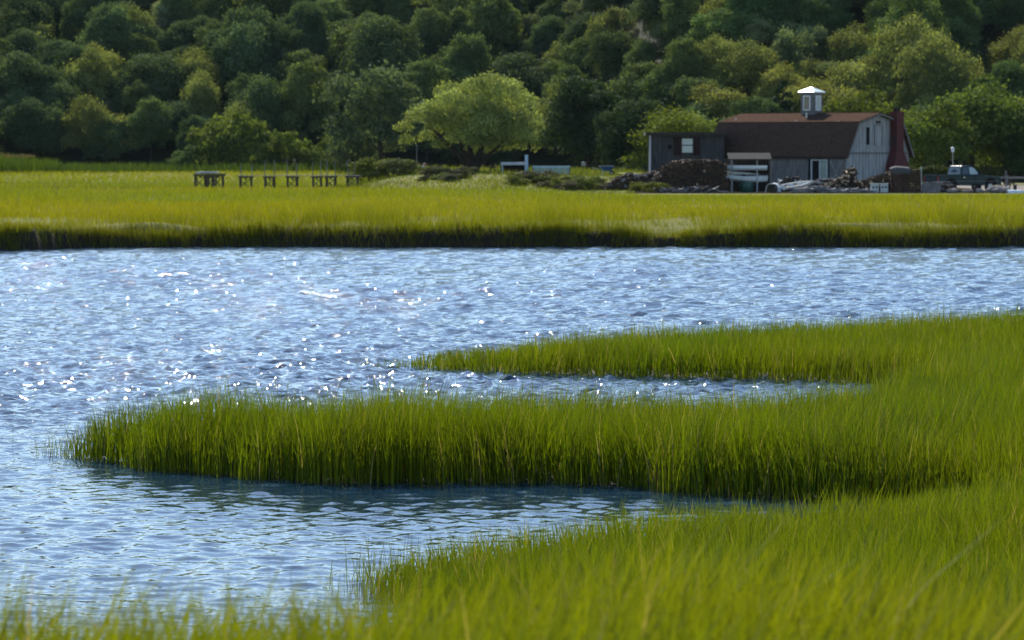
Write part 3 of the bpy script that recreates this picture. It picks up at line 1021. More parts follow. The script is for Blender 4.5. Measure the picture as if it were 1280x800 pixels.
sl = (BR - E_) / kb
slab(-.16, E_ - .16 * sl, kb - .01, BR)
slab(kb + .0, BR + .01, bW / 2 - .02, RI)
slab(bW - kb, BR + .01, bW / 2 + .02, RI)
slab(bW + .16, E_ - .16 * sl, bW - kb + .01, BR)
MB().tube([(-bL - ov, bW / 2, RI + .1), (ov, bW / 2, RI + .1)], .07, 6).build('ridge_cap', M['shingle'], barn)
tr = MB()                                            # pale rake boards on the visible gable
tr.bar((ov + .02, -.17, E_ - .16 * sl), (ov + .02, kb, BR - .0), .03, .14).bar((ov + .02, kb, BR), (ov + .02, bW / 2, RI), .03, .13)
tr.bar((ov + .02, bW + .17, E_ - .16 * sl), (ov + .02, bW - kb, BR), .03, .14).bar((ov + .02, bW - kb, BR), (ov + .02, bW / 2, RI), .03, .13)
tr.build('rake_trim', M['wood_grey'], barn)
MB().box((-bL / 2, -.19, E_ - .34), (bL + .5, .04, .12)).build('eave_board', M['wood_dark'], barn)
# loft door and its dark slot
ld = MB().box((.035, bW * .50, 3.98), (.05, .85, 1.5)).build('loft_door', M['wood_board'], barn)
MB().box((.065, bW * .50 + .44, 3.98), (.03, .05, 1.5)).box((.065, bW * .5 - .44, 3.98), (.03, .05, 1.5)).box((.068, bW * .5, 4.75), (.03, .93, .06)).build('trim', M['wood_grey'], ld)
MB().box((.04, bW * .34, 3.95), (.05, .30, 1.25)).build('loft_opening', M['dark_in'], barn)
MB().box((.06, bW * .5, 4.95), (.06, .55, .16)).build('loft_lintel', M['wood_dark'], barn)
# chimney against the gable
ch = MB()
cy = bW * .745
prof_c = [(1.02, -.1), (1.02, 1.5), (.92, 1.9), (.5, 2.75), (.44, 3.1), (.42, 5.35), (.46, 5.40), (.46, 5.72)]
rings = []
for hw, z in prof_c:
    dp = .75 if z < 2 else .62
    rings.append([Vector((.04, cy - hw, z)), Vector((.04 + dp, cy - hw, z)), Vector((.04 + dp, cy + hw, z)), Vector((.04, cy + hw, z))])
ch.loft(rings)
cho = ch.build('chimney', M['brick'], barn)
MB().box((.35, cy, 5.83), (.34, .34, .3)).build('flue_pot', M['red_panel'], cho)
# roof vents
vp = MB().tube([(-5.2, bW / 2 - 1.6, 5.0), (-5.2, bW / 2 - 1.6, 5.65)], .07, 8)
vp.build('vent_pipe', M['steel'], barn)
MB().box((-5.45, kb + .35, 4.99), (.32, .3, .16)).build('roof_vent', M['white'], barn)
MB().box((-1.6, kb + .2, 4.95), (.26, .26, .14)).build('roof_vent', M['white'], barn)
MB().tube([(-11.2, bW / 2 - 2.2, 4.9), (-11.2, bW / 2 - 2.2, 5.3)], .05, 6).build('vent_pipe', M['steel'], barn)
# cupola
cx_, cw_ = -5.9, 1.14
cu = MB()
cu.box((cx_, bW / 2, RI + .72), (cw_, cw_, 1.8))
cuo = cu.build('cupola', M['wood_grey'], barn)
ce = MB()
for face in ('f', 'g'):
    for part in ('frame', 'pane'):
        m_ = MB()
        for (u0, v0, du, dv) in (((0, .0, .62, .08), (0, 1.02, .62, .08), (-.28, .51, .08, 1.1), (.28, .51, .08, 1.1)) if part == 'frame' else ((0, .51, .48, .96),)):
            zc = RI + .34 + v0
            off = cw_ / 2 + (.03 if part == 'frame' else .012)
            if face == 'f': m_.box((cx_ + u0, bW / 2 - off, zc), (du, .04, dv))
            else: m_.box((cx_ + off, bW / 2 + u0, zc), (.04, du, dv))
        m_.build('window_' + part, M['white'] if part == 'frame' else (M['glass'] if face == 'f' else M['paleglass']), cuo)
hw = cw_ / 2 + .16
rf = MB()
z0 = RI + 1.60
rf.loft([[Vector((cx_ + a * hw, bW / 2 + c_ * hw, z0)) for a, c_ in ((-1, -1), (1, -1), (1, 1), (-1, 1))],
         [Vector((cx_ + a * hw, bW / 2 + c_ * hw, z0 + .07)) for a, c_ in ((-1, -1), (1, -1), (1, 1), (-1, 1))],
         [Vector((cx_ + a * .05, bW / 2 + c_ * .05, z0 + .42)) for a, c_ in ((-1, -1), (1, -1), (1, 1), (-1, 1))]])
rf.build('cupola_roof', M['metal_white'], cuo)

# ------------------------------------------------------------------ flat roofed shed
SD = 305.0
sx0, sx1 = PX(812, SD), PX(905, SD)
sz1 = ZP(169, SD) - bz
sW = sx1 - sx0
shed = thing('shed', 'low flat-roofed grey shed with dark eaves left of the barn', 'shed', (sx0, SD, bz))
MB().box((sW / 2, 2.0, sz1 / 2 - .02), (sW - .06, 3.9, sz1 - .06)).build('wall_core', M['dark_in'], shed)
xc = 0
while xc < sW - .02:
    x1 = min(xc + random.uniform(.26, .34), sW)
    MB().box(((xc + x1) / 2, .0, sz1 / 2), (x1 - xc - .018, .05, sz1)).build('board', M['wood_shed'], shed)
    xc = x1
MB().box((sW / 2 - .05, 1.9, sz1 + .1), (sW + .5, 4.6, .24)).build('roof', M['wood_dark'], shed)
MB().box((.02, -.06, sz1 / 2), (.12, .10, sz1)).build('corner_post', M['white_dirty'], shed)
wxc = PX(859, SD) - sx0
wz_ = ZP(182, SD) - bz
for dx_, wd_ in ((-.72, .62), (.70, .50)):
    MB().box((wxc + dx_, -.045, wz_ - .05), (wd_, .05, 1.35)).build('shutter', M['red_panel'], shed)
wf = MB()
wf.box((wxc, -.06, wz_ + .56), (.9, .07, .08)).box((wxc, -.06, wz_ - .56), (.9, .07, .08)).box((wxc - .42, -.06, wz_), (.07, .07, 1.1)).box((wxc + .42, -.06, wz_), (.07, .07, 1.1)).box((wxc, -.055, wz_ + .04), (.8, .05, .05))
wf_o = wf.build('window', M['wood_dark'], shed)
MB().box((wxc, -.04, wz_ + .28), (.78, .03, .46)).build('pane', M['paleglass'], wf_o)
MB().box((wxc, -.04, wz_ - .26), (.78, .03, .5)).build('pane', M['paleglass'], wf_o)
MB().box((wxc - 1.28, -.04, wz_ - .1), (.3, .05, .3)).build('wall_lamp', M['dark_in'], shed)


# ------------------------------------------------------------------ firewood and heaps
def log_heap(name, label, D, top, dep, log_len, log_r, mat, mat2, seed, n, cat='woodpile', endon=.5, pale=.0):
    """top: list of (pixel x, pixel y) of the heap's outline"""
    r = random.Random(seed)
    xs = [PX(a, D) for a, _ in top]
    zs = [ZP(b_, D) for _, b_ in top]
    ox = (xs[0] + xs[-1]) / 2
    base = gz(ox, D)
    o = thing(name, label, cat, (ox, D, base))
    A, B = MB(), MB()

    def hgt(x):
        for i in range(len(xs) - 1):
            if xs[i] <= x <= xs[i + 1]:
                t_ = (x - xs[i]) / (xs[i + 1] - xs[i] + 1e-9)
                return zs[i] * (1 - t_) + zs[i + 1] * t_ - base
        return .1
    # solid heart
    K = 26
    ringsF, ringsB = [], []
    core_ = MB()
    rg = []
    for i in range(K + 1):
        x = xs[0] + (xs[-1] - xs[0]) * i / K
        hh = max(.05, hgt(x) - log_r * 1.6)
        rg.append([Vector((x - ox, -dep / 2 + log_r, -.1)), Vector((x - ox, -dep / 2 + log_r + .1, hh * .8)), Vector((x - ox, 0, hh)), Vector((x - ox, dep / 2, hh * .7)), Vector((x - ox, dep / 2, -.1))])
    core_.loft(rg)
    core_.build('heap_core', M['wood_dark'], o)
    for k in range(n):
        x = r.uniform(xs[0], xs[-1])
        H = max(.12, hgt(x))
        if r.random() < .45:
            z = H - r.uniform(0, .12); y = r.uniform(-dep * .35, dep * .3)
        else:
            z = r.uniform(.05, H * .95); y = -dep / 2 - r.uniform(-.05, .08) + .12 * z / max(H, .1)
        Ln = log_len * r.uniform(.7, 1.15)
        if r.random() < endon:
            d = Vector((r.uniform(-.35, .35), -1, r.uniform(-.3, .3)))
        else:
            d = Vector((r.choice((-1, 1)), r.uniform(-.4, .4), r.uniform(-.5, .5)))
        d.normalize()
        c = Vector((x - ox, y, z))
        rad = log_r * r.uniform(.65, 1.25)
        (B if r.random() < pale else A).tube([c - d * Ln / 2, c + d * Ln / 2], [rad, rad * .92], r.choice((5, 6, 7)))
    A.build('logs', mat, o, kind='stuff')
    if B.v: B.build('pale_logs', mat2, o, kind='stuff')
    return o


log_heap('woodpile', 'big dark heap of firewood in front of the flat-roofed shed', 291, [(812, 238), (818, 226), (826, 212), (838, 203), (850, 201), (870, 200), (885, 201), (898, 201), (906, 206), (908, 238)], 2.2, .42, .085, M['log'], M['logend'], 1, 620, pale=.03)
log_heap('stone_heap', 'long low heap of stones and broken wood beside the big woodpile', 294, [(748, 240), (760, 230), (772, 222), (786, 217), (800, 219), (812, 216), (822, 214), (830, 238)], 1.8, .3, .10, M['log'], M['rock_pale'], 2, 380, 'heap', pale=.22)
log_heap('firewood_stack', 'firewood stack stepping up to a sunlit top in front of the barn corner', 290, [(1022, 236), (1030, 231), (1042, 227), (1052, 221), (1056, 214), (1065, 209), (1070, 212), (1072, 238)], 1.1, .4, .075, M['log'], M['logend'], 3, 240, pale=.28, endon=.75)
log_heap('firewood_stack', 'long low firewood row rising towards the tarp-covered stack', 289, [(1066, 238), (1070, 226), (1082, 225), (1092, 221), (1104, 218), (1112, 214), (1114, 238)], 1.1, .4, .075, M['log'], M['logend'], 4, 200, pale=.16, endon=.75)
log_heap('scrap_heap', 'low heap of grey scrap and timber below the doorway of the barn', 287, [(988, 242), (996, 236), (1010, 235), (1024, 233), (1036, 236), (1050, 238), (1068, 236), (1088, 238), (1092, 242)], 1.2, .5, .06, M['scrap'], M['rock_pale'], 5, 200, 'heap', endon=.2, pale=.2)
log_heap('scrap_heap', 'heap of dark junk with pale bits piled against the barn wall', 293, [(968, 238), (974, 226), (984, 222), (994, 221), (1002, 226), (1010, 230), (1014, 238)], 1.2, .4, .07, M['wood_dark'], M['white_dirty'], 6, 110, 'heap', endon=.2, pale=.1)
log_heap('timber_pile', 'flat pile of dark planks at the foot of the big woodpile', 286.5, [(826, 242), (832, 237), (870, 236), (896, 234), (902, 242)], .8, 1.2, .05, M['wood_dark'], M['scrap'], 9, 60, 'planks', endon=.0, pale=.3)

log_heap('brush_heap', 'tangled dark heap of poles and brush between doorway and firewood stack', 291.5, [(1000, 240), (1006, 231), (1016, 226), (1026, 228), (1036, 223), (1046, 226), (1054, 230), (1060, 240)], 1.3, .9, .035, M['wood_dark'], M['wood_board'], 12, 170, 'heap', endon=.1, pale=.22)
log_heap('brush_heap', 'low dark heap of rusty gear between the covered stack and the pickup', 289, [(1150, 241), (1156, 232), (1164, 227), (1172, 230), (1182, 229), (1190, 234), (1196, 241)], 1.2, .6, .045, M['log'], M['scrap'], 13, 110, 'heap', endon=.2, pale=.25)

# tarp covered stack
TD = 288.0
tb = gz(PX(1130, TD), TD)
ts = thing('covered_stack', 'dark block of stacked firewood under a grey tarp beside the white post', 'woodpile', (PX(1131, TD), TD, tb))
tw, thh = PX(1150, TD) - PX(1112, TD), ZP(211, TD) - tb
st = MB()
r = random.Random(8)
for i in range(13):
    for j in range(10):
        st.tube([(-tw / 2 + .08 + i * (tw - .1) / 12.2 + r.uniform(-.02, .02), -.5 - r.uniform(0, .08), .1 + j * (thh - .1) / 9.6), (-tw / 2 + .08 + i * (tw - .1) / 12.2, .4, .1 + j * (thh - .1) / 9.6)], .082 * r.uniform(.8, 1.15), 6)
st.build('logs', M['log'], ts, kind='stuff')
tp = MB()
rg = []
for i in range(15):
    t_ = i / 14
    x = -tw / 2 - .03 + t_ * (tw * .68)
    hh = thh + .04 + .16 * math.sin(math.pi * min(1, t_ * 1.05)) ** .6 + r.uniform(-.03, .03)
    lo = thh - .30 - r.uniform(0, .12)
    rg.append([Vector((x, -.66, lo)), Vector((x, -.60, thh - .02)), Vector((x, -.3, hh - .04)), Vector((x, 0, hh)), Vector((x, .3, hh - .05)), Vector((x, .55, thh - .05))])
tp.loft(rg, False, False)
to = tp.build('tarp', M['tarp'], ts, smooth=True)
sm = to.modifiers.new('solid', 'SOLIDIFY'); sm.thickness = .012


# ------------------------------------------------------------------ boats
def hull_obj(L_, B_, H_, seed=0, flip=False):
    """open dinghy hull with thickness, bow at +x; returns mesh builders outer"""
    m_ = MB()
    ringo = []
    ns = 13
    for i in range(ns):
        t_ = i / (ns - 1)
        x = (t_ - .5) * L_
        wv = B_ / 2 * (1 - max(0, (t_ - .45) / .55) ** 2.2) * (.86 + .14 * math.sin(math.pi * min(t_ * 1.2, 1)))
        wv = max(wv, .03)
        sh = .12 * (t_ - .3) ** 2 * H_ * 2
        keel = .28 * H_ * max(0, (t_ - .72) / .28) ** 2
        ring_ = []
        for a in (-1, -.93, -.62, 0, .62, .93, 1):
            zz = {1: H_ + sh, .93: H_ * .45, .62: H_ * .10, 0: 0}[abs(a)] + (keel if abs(a) < .9 else 0)
            ring_.append(Vector((x, a * wv, zz)))
        inner = [Vector((x * .985, p.y * .90, max(p.z, H_ * .1 + keel) + (.0 if abs(q) == 1 else .03))) for p, q in zip(reversed(ring_), (1, .9, .6, 0, .6, .9, 1))]
        ringo.append(ring_ + inner)
    m_.loft(ringo)
    return m_


def dinghy(label, L_, B_, H_, loc, rot, mat, name='dinghy', cat='boat'):
    o = thing(name, label, cat, loc)
    o.rotation_euler = rot
    hull_obj(L_, B_, H_).build('hull', mat, o, smooth=False)
    MB().box((-.05, 0, H_ * .72), (.2, B_ * .86, .03)).box((-L_ * .33, 0, H_ * .72), (.22, B_ * .80, .03)).build('thwart', M['wood_dark'], o)
    return o


# boat rack: lean-to with posts and shelves
RD = 291.0
rx0, rx1 = PX(905, RD), PX(966, RD)
rz_ = gz(rx0, RD)
rW = rx1 - rx0
rack = thing('boat_rack', 'open timber boat rack with a grey sloping roof against the barn', 'rack', (rx0, RD, rz_))
for (x_, y_) in ((.55, 0), (rW - 1.1, 0)):
    MB().box((x_, y_, 1.15), (.09, .09, 2.3)).build('post', M['wood_board'], rack)
for (x_, y_) in ((.55, 1.6), (rW - .15, 1.6), (rW - .15, .1)):
    MB().box((x_, y_, 1.2), (.10, .10, 2.4)).build('post', M['wood_grey'], rack)
zr0, zr1 = ZP(200, RD) - rz_, ZP(192.5, RD) - rz_
ro = MB()
ro.prism([(0, -.25, zr0), (0, 1.9, zr1), (0, 1.9, zr1 + .08), (0, -.25, zr0 + .08)], (.3, 0, 0), (rW - .1, 0, 0))
ro.build('roof', M['grey_roof'], rack)
MB().box((rW / 2, 1.66, 1.2), (rW - .3, .05, 2.35)).build('back_panel', M['wood_dark'], rack)
MB().box((rW - .05, .9, 1.15), (.05, 1.5, 2.3)).build('side_panel', M['wood_grey'], rack)
for y_ in (217, 226.5):
    zz = ZP(y_, RD) - rz_ - .05
    MB().box((rW / 2 - .1, .75, zz - .06), (rW - .5, .10, .08)).box((rW / 2 - .1, .15, zz - .05), (rW - .5, .08, .07)).build('shelf_rail', M['wood_dark'], rack)
dinghy('white dinghy on the upper shelf of the boat rack', 3.3, 1.1, .34, (rx0 + 1.35, RD + .45, ZP(213.0, RD)), (0, 0, R(180)), M['boat'])
dinghy('white dinghy tilted on the lower shelf of the boat rack', 3.3, 1.2, .46, (rx0 + 1.4, RD + .45, ZP(226.0, RD)), (R(14), R(5), R(0)), M['boat'])
tub = thing('green_tub', 'dark green rounded tub standing under the boat rack', 'tub', (PX(934, RD), RD + .5, gz(PX(934, RD), RD)))
tb_ = MB()
tb_.tube([(0, 0, 0), (0, 0, .5), (0, 0, .72), (0, 0, .78)], [.46, .54, .50, .30], 16)
tb_.build('body', M['green_tub'], tub, smooth=True)
MB().tube([(0, 0, .49), (0, 0, .56)], .57, 16).build('rim', M['green_tub'], tub)
# small upturned boat beside the rack, stern on
o = dinghy('pale upturned dinghy lying end-on beside the boat rack', 2.2, 1.05, .62, (PX(967, 288), 288, gz(15, 288) + .68), (math.pi, 0, R(80)), M['white_dirty'])
o = dinghy('white skiff lying heeled over in the junk below the barn door', 2.3, .8, .26, (PX(997, 288.5), 288.5, ZP(234, 288.5)), (R(16), R(-9), R(20)), M['white_dirty'], 'skiff')
o = dinghy('small white upturned hull beside the short post at the drive', 1.15, .55, .24, (PX(1269, 283.6), 283.6, gz(34, 284) + .24), (math.pi, 0, R(8)), M['boat'])

# white boxes with two dark holes
for k, (px_, lab) in enumerate(((1093.5, 'white wooden box with two dark holes beside the scrap heap'), (1105, 'white wooden box with two dark holes next to the covered stack'))):
    D_ = 286.5
    bo = thing('nest_box', lab, 'box', (PX(px_, D_), D_, gz(PX(px_, D_), D_)), R(4 - 9 * k))
    MB().box((0, .2, .33), (.52, .4, .58)).build('body', M['white_dirty'], bo, bevel=.01)
    MB().box((0, .19, .64), (.6, .5, .05)).build('lid', M['white_dirty'], bo)
    for s_ in (-1, 1):
        MB().tube([(s_ * .12, .02, .40), (s_ * .12, -.006, .40)], .07, 10).build('hole', M['dark_in'], bo)

# posts
def post(name, label, px_, y0, D, wdt, mat, cat='post', lean=0.0, base=None):
    x = PX(px_, D); zb = gz(x, D) if base is None else base
    H = ZP(y0, D) - zb
    o = thing(name, label, cat, (x, D, zb))
    m_ = MB()
    n_ = 6
    m_.tube([(lean * H * i / n_, 0, -.2 + (H + .2) * i / n_) for i in range(n_ + 1)], [wdt / 2 * (1.05 - .12 * i / n_) for i in range(n_ + 1)], 8)
    m_.build('shaft', mat, o)
    return o, H


o, H = post('white_post', 'tall white post at the corner of the tarp-covered stack', 1151, 210, 288, .12, M['white_dirty'])
MB().box((0, 0, H + .02), (.16, .16, .05)).build('cap', M['white_dirty'], o)
o, H = post('short_post', 'short brown wooden post between the stones in front of the pickup', 1218, 233, 285, .22, M['log'])
MB().tube([(0, 0, H - .02), (0, 0, H + .03)], .12, 8).build('cap', M['wood_grey'], o)
o, H = post('short_post', 'short dark post beside the white upturned dinghy', 1268.5, 231, 285, .26, M['wood_dark'])
MB().tube([(0, 0, H - .02), (0, 0, H + .03)], .14, 8).build('cap', M['wood_grey'], o)
o, H = post('thin_pole', 'thin grey pole standing at the shore left of the lone tree', 521, 183, 318, .07, M['scrap'], 'pole')
MB().blob((0, 0, H + .05), (.06, .06, .08), 1, 1).build('finial', M['scrap'], o)
o, H = post('short_post', 'short dark post with a pale white and pink top near the thin pole', 530.5, 210, 322, .10, M['wood_dark'])
MB().blob((-.06, -.02, H + .02), (.14, .12, .16), 3, 2, .1).build('float', M['white'], o)
MB().blob((.02, 0, H + .28), (.13, .11, .13), 4, 2, .1).build('float', M['pink'], o)
o, H = post('leaning_board', 'pale board leaning beside the trunk of the lone tree', 597, 194, 324, .18, M['paleblue'], 'board', .10)
MB().box((.0, -.02, .3), (.3, .06, .08)).build('foot', M['paleblue'], o)
o, H = post('bird_house', 'white bird house on a thin pole behind the pickup', 1190.5, 190, 322, .07, M['steel'], 'bird house')
MB().box((0, 0, H + .14), (.22, .2, .28)).build('box', M['white'], o)
MB().prism([(-.17, -.15, H + .28), (.17, -.15, H + .28), (0, -.15, H + .4)], (0, 0, 0), (0, .3, 0)).build('roof', M['white'], o)
o, H = post('bird_feeder', 'small white feeder on a dark stake left of the blue wheelbarrow', 729, 207, 326, .05, M['wood_dark'], 'bird feeder')
MB().box((0, 0, H + .06), (.32, .26, .06)).build('tray', M['white'], o)
MB().prism([(-.2, -.15, H + .2), (.2, -.15, H + .2), (0, -.15, H + .32)], (0, 0, 0), (0, .3, 0)).build('roof', M['white'], o)
o, H = post('fence_post', 'thin weathered fence post with weeds beside the drive', 1257, 214, 312, .14, M['wood_grey'])
MB().box((0, 0, H), (.2, .2, .06)).build('cap', M['wood_grey'], o)

# grey panels left of the pickup
pn = thing('panel_fence', 'low grey panel screen behind the white post', 'fence', (PX(1153, 287), 287, gz(30, 287)), R(3))
pw = PX(1176, 287) - PX(1153, 287)
for k in range(5):
    MB().box((pw * (k + .5) / 5, 0, .34), (pw / 5 - .02, .03, .68 - .04 * (k % 2))).build('panel', M['scrap'], pn)
MB().box((pw / 2, -.03, .70), (pw, .04, .06)).build('rail', M['wood_grey'], pn)
pl = thing('plank_stack', 'pale planks laid across trestles behind the pickup tailgate', 'planks', (PX(1166, 289.5), 289.5, gz(31, 289.5)), R(2))
for k in range(4):
    MB().box((.35 + .03 * k, .1 * k, .68 + .055 * (k % 2)), (1.7 - .1 * k, .09, .045)).build('plank', M['wood_board'], pl)
for x_ in (-.2, .8):
    MB().bar((x_, .15, 0), (x_, .15, .65), .07).build('leg', M['wood_dark'], pl)

# stones along the drive edge
r = random.Random(21)
for k in range(22):
    px_ = r.uniform(1186, 1262)
    if 1214 < px_ < 1222: px_ += 9
    D_ = r.uniform(284, 288)
    x = PX(px_, D_)
    s_ = r.uniform(.12, .32) if k > 3 else r.uniform(.4, .55)
    if k <= 3: x = PX(1244 + k * 4, D_)
    pale = r.random() < .5 and k > 3
    ob = MB().blob((0, 0, 0), (s_, s_ * .8, s_ * .62), k + 40, 2, .22).build('rock', M['rock_pale'] if pale else M['rock'], None)
    ob.location = (x, D_, gz(x, D_) + s_ * .3 + .08)
    ob.rotation_euler = (0, 0, r.uniform(0, 6))
    if k <= 3: tag(ob, 'large dark boulder at the end of the drive near the pickup front', 'rock', 'dark boulders at the drive')
    elif pale: tag(ob, 'pale fist-shaped stone in the row edging the yard before the pickup', 'rock', 'pale stones edging the yard')
    else: tag(ob, 'dull brown stone in the row edging the yard before the pickup', 'rock', 'brown stones edging the yard')

# gravel drive
xs_ = np.linspace(34.5, 75, 60); ys_ = np.linspace(298, 352, 60)
X, Y = np.meshgrid(xs_, ys_)
V = np.stack([X + 2.0 * (vnoise(Y, X, 9) - .5), Y + 1.0 * (vnoise(X, Y, 4) - .5), ground_z(X, Y) + .02], -1)
V[..., 2] = ground_z(V[..., 0], V[..., 1]) + .02
dr = link('gravel_drive', mesh_np('gravel_drive', V.reshape(-1, 3), [grid_polys(60, 60)], M['gravel']))
tag(dr, kind='structure')
xs_ = np.linspace(8.0, 48, 80); ys_ = np.linspace(283.5, 330, 40)
X, Y = np.meshgrid(xs_, ys_)
V = np.stack([X, Y, ground_z(X, Y) + .012], -1)
yd = link('yard_dirt', mesh_np('yard_dirt', V.reshape(-1, 3), [grid_polys(40, 80)], plain('yard_soil', (.045, .042, .026), .95, .35, 1.2, .0)))
tag(yd, kind='structure')

# hedge behind the pickup
hd = thing('hedge', 'low dark clipped hedge with bright top between chimney and bird house', 'hedge', (PX(1168, 309), 309, gz(31, 309)))
lb = [(-1.5 + .42 * i + random.uniform(-.1, .1), random.uniform(-.2, .2), 1.25 + random.uniform(-.1, .12), .55) for i in range(8)] + [(-1.5 + .5 * i, 0, .6, .6) for i in range(7)] + [(1.75, -.1, 1.25, .5), (1.9, 0, .7, .55)]
hc = link('crown', crown_mesh('crown', lb, 420, .11, 91, .6, .9, .16, .8, .35), hd)
hc.color = (.055, .075, .02, 1)
m_ = MB()
for i in range(5): m_.tube([(-1.4 + .75 * i, 0, -.1), (-1.4 + .75 * i, .05, .9)], [.06, .03], 5)
m_.build('stems', M['bark'], hd)

# guard rail along the road behind the drive
gr = thing('guard_rail', 'grey metal guard rail along the road behind the pickup', 'guard rail', (PX(1222, 338), 338, gz(38, 338)))
MB().box((7, 0, .72), (15, .06, .16)).build('rail', M['scrap'], gr)
for k in range(7):
    MB().box((.2 + k * 2.2, .08, .42), (.14, .1, .95)).build('post', M['wood_grey'], gr)


# ------------------------------------------------------------------ picnic tables and garden things
def picnic(label, loc, rz, mat, L_=1.8):
    o = thing('picnic_table', label, 'picnic table', loc, rz)
    for k in range(4):
        MB().box((0, -.3 + .2 * k, .75), (L_, .18, .045)).build('top_board', mat, o)
    for s_ in (-1, 1):
        MB().box((0, s_ * .72, .45), (L_, .25, .045)).build('bench_board', mat, o)
        for e in (-1, 1):
            MB().bar((e * (L_ / 2 - .28), s_ * .72, 0), (e * (L_ / 2 - .28), s_ * .2, .73), .09, .05).build('leg', mat, o)
    for e in (-1, 1):
        MB().box((e * (L_ / 2 - .24), 0, .41), (.05, 1.6, .08)).build('cross_bar', mat, o)
    return o


picnic('dark wooden picnic table beside the trunk of the lone tree', (PX(606, 323), 323, gz(PX(606, 323), 323)), R(15), M['wood_dark'])
picnic('dark wooden picnic table at the right end of the drive', (PX(1276, 318), 318, gz(PX(1276, 318), 318)), R(8), M['wood_dark'], 2.0)
# white topped table / bench
tD = 314.0
tb = thing('work_table', 'white-topped work table with dark sides left of the pale pen', 'table', (PX(643, tD), tD, gz(PX(643, tD), tD)))
tw = PX(660, tD) - PX(626, tD)
hT = ZP(204.5, tD) - gz(PX(643, tD), tD)
MB().box((0, 0, hT), (tw, .9, .22)).build('table_top', M['white_dirty'], tb, bevel=.02)
MB().box((-.1, .3, hT * .45), (tw * .9, .06, hT * .75)).build('back_panel', M['dark_in'], tb)
for sx_ in (-1, 1):
    for sy_ in (-1, 1):
        MB().box((sx_ * (tw / 2 - .12), sy_ * .36, hT / 2 - .05), (.09, .08, hT - .1)).build('leg', M['paleblue'] if sy_ < 0 else M['wood_dark'], tb)
o, H = post('blue_post', 'tall pale blue square post at the end of the white-topped table', 658, 194, 313.2, .26, M['paleblue'])
MB().box((0, 0, H), (.28, .22, .06)).build('cap', M['paleblue'], o)
# pale pen / cold frame
pD = 312.0
pe = thing('garden_pen', 'pale low garden pen with translucent panels beside the blue post', 'pen', (PX(689, pD), pD, gz(PX(689, pD), pD)))
pw = PX(712, pD) - PX(666, pD)
ph = ZP(207.5, pD) - gz(PX(689, pD), pD)
MB().box((0, -.5, ph - .06), (pw, .07, .13)).box((0, .5, ph - .06), (pw, .07, .13)).box((-pw / 2, 0, ph - .06), (.07, .93, .13)).box((pw / 2, 0, ph - .06), (.07, .93, .13)).build('top_rail', M['paleblue'], pe)
mp_ = plain('pen_mesh_panel', (.30, .40, .36), .6, .15, 3, .3)
for k in range(5):
    MB().box((-pw / 2 + pw * (k + .5) / 5, -.5, ph / 2 - .06), (pw / 5 - .03, .03, ph - .14)).build('panel', mp_, pe)
MB().box((pw / 2, 0, ph / 2 - .06), (.03, .9, ph - .14)).build('panel', mp_, pe)
MB().box((-.05, -.54, ph * .4), (.07, .05, ph * .8)).box((-pw / 2, -.54, ph * .45), (.08, .06, ph * .9)).box((pw / 2, -.54, ph * .45), (.08, .06, ph * .9)).build('stake', M['wood_grey'], pe)
# driftwood chunk before the table
o = thing('tree_stump', 'pale-topped log lying in the scrub below the white-topped table', 'log', (PX(652, 300), 300, gz(PX(652, 300), 300) + .45), R(20))
MB().tube([(-.6, 0, 0), (0, .05, .05), (.6, 0, .12)], [.17, .2, .15], 9).build('bark', M['log'], o)
MB().tube([(.6, 0, .12), (.64, 0, .125)], .14, 9).build('cut_end', M['logend'], o)

# blue wheelbarrow
wD = 318.0
wbx = PX(758, wD)
wb = thing('wheelbarrow', 'blue wheelbarrow standing on the lawn edge', 'wheelbarrow', (wbx, wD, gz(wbx, wD)), R(4))
tr_ = MB()
tr_.loft([[Vector((a * .28 + .05, b_ * .22, .38)) for a, b_ in ((-1, -1), (1, -1), (1, 1), (-1, 1))],
          [Vector((a * .55, b_ * .36, .72)) for a, b_ in ((-1, -1), (1, -1), (1, 1), (-1, 1))]])
tr_.build('tray', M['blue'], wb)
MB().box((0, 0, .735), (1.16, .78, .03)).build('rim', M['blue'], wb)
whl = MB().tube([(.42, -.05, .2), (.42, .05, .2)], .2, 14).build('wheel', M['tyre'], wb)
MB().tube([(.42, -.06, .2), (.42, .06, .2)], .08, 10).build('hub', M['steel'], whl)
for s_ in (-1, 1):
    MB().bar((.42, s_ * .1, .2), (-1.1, s_ * .3, .62), .04).build('handle', M['wood_board'], wb)
    MB().bar((-.25, s_ * .22, .45), (-.4, s_ * .22, 0), .035).build('leg', M['steel'], wb)


# ------------------------------------------------------------------ timber platform and boardwalk
def bent(parent, xc, hw, z, dep, mat, name='bent'):
    m_ = MB()
    for s_ in (-1, 1):
        for y_ in (0, dep):
            m_.tube([(xc + s_ * hw + random.uniform(-.05, .05), y_, -.4), (xc + s_ * hw * .97, y_, z)], random.uniform(.045, .07), 7)
    m_.box((xc, dep / 2, z - .19), (.1, dep + .1, .12)).box((xc, 0, z - .06), (hw * 2 + .25, .12, .11)).box((xc, dep, z - .06), (hw * 2 + .25, .12, .11))
    o_ = m_.build(name, mat, parent)
    bmx = MB()
    bmx.bar((xc - hw, -.09, .15), (xc + hw, -.09, z - .15), .05, .06).bar((xc + hw, -.13, .15), (xc - hw, -.13, z - .15 - random.uniform(0, .3)), .05, .06)
    bmx.build('cross_brace', mat, o_)
    o_.rotation_euler = (0, random.uniform(-.012, .012), 0)
    return o_


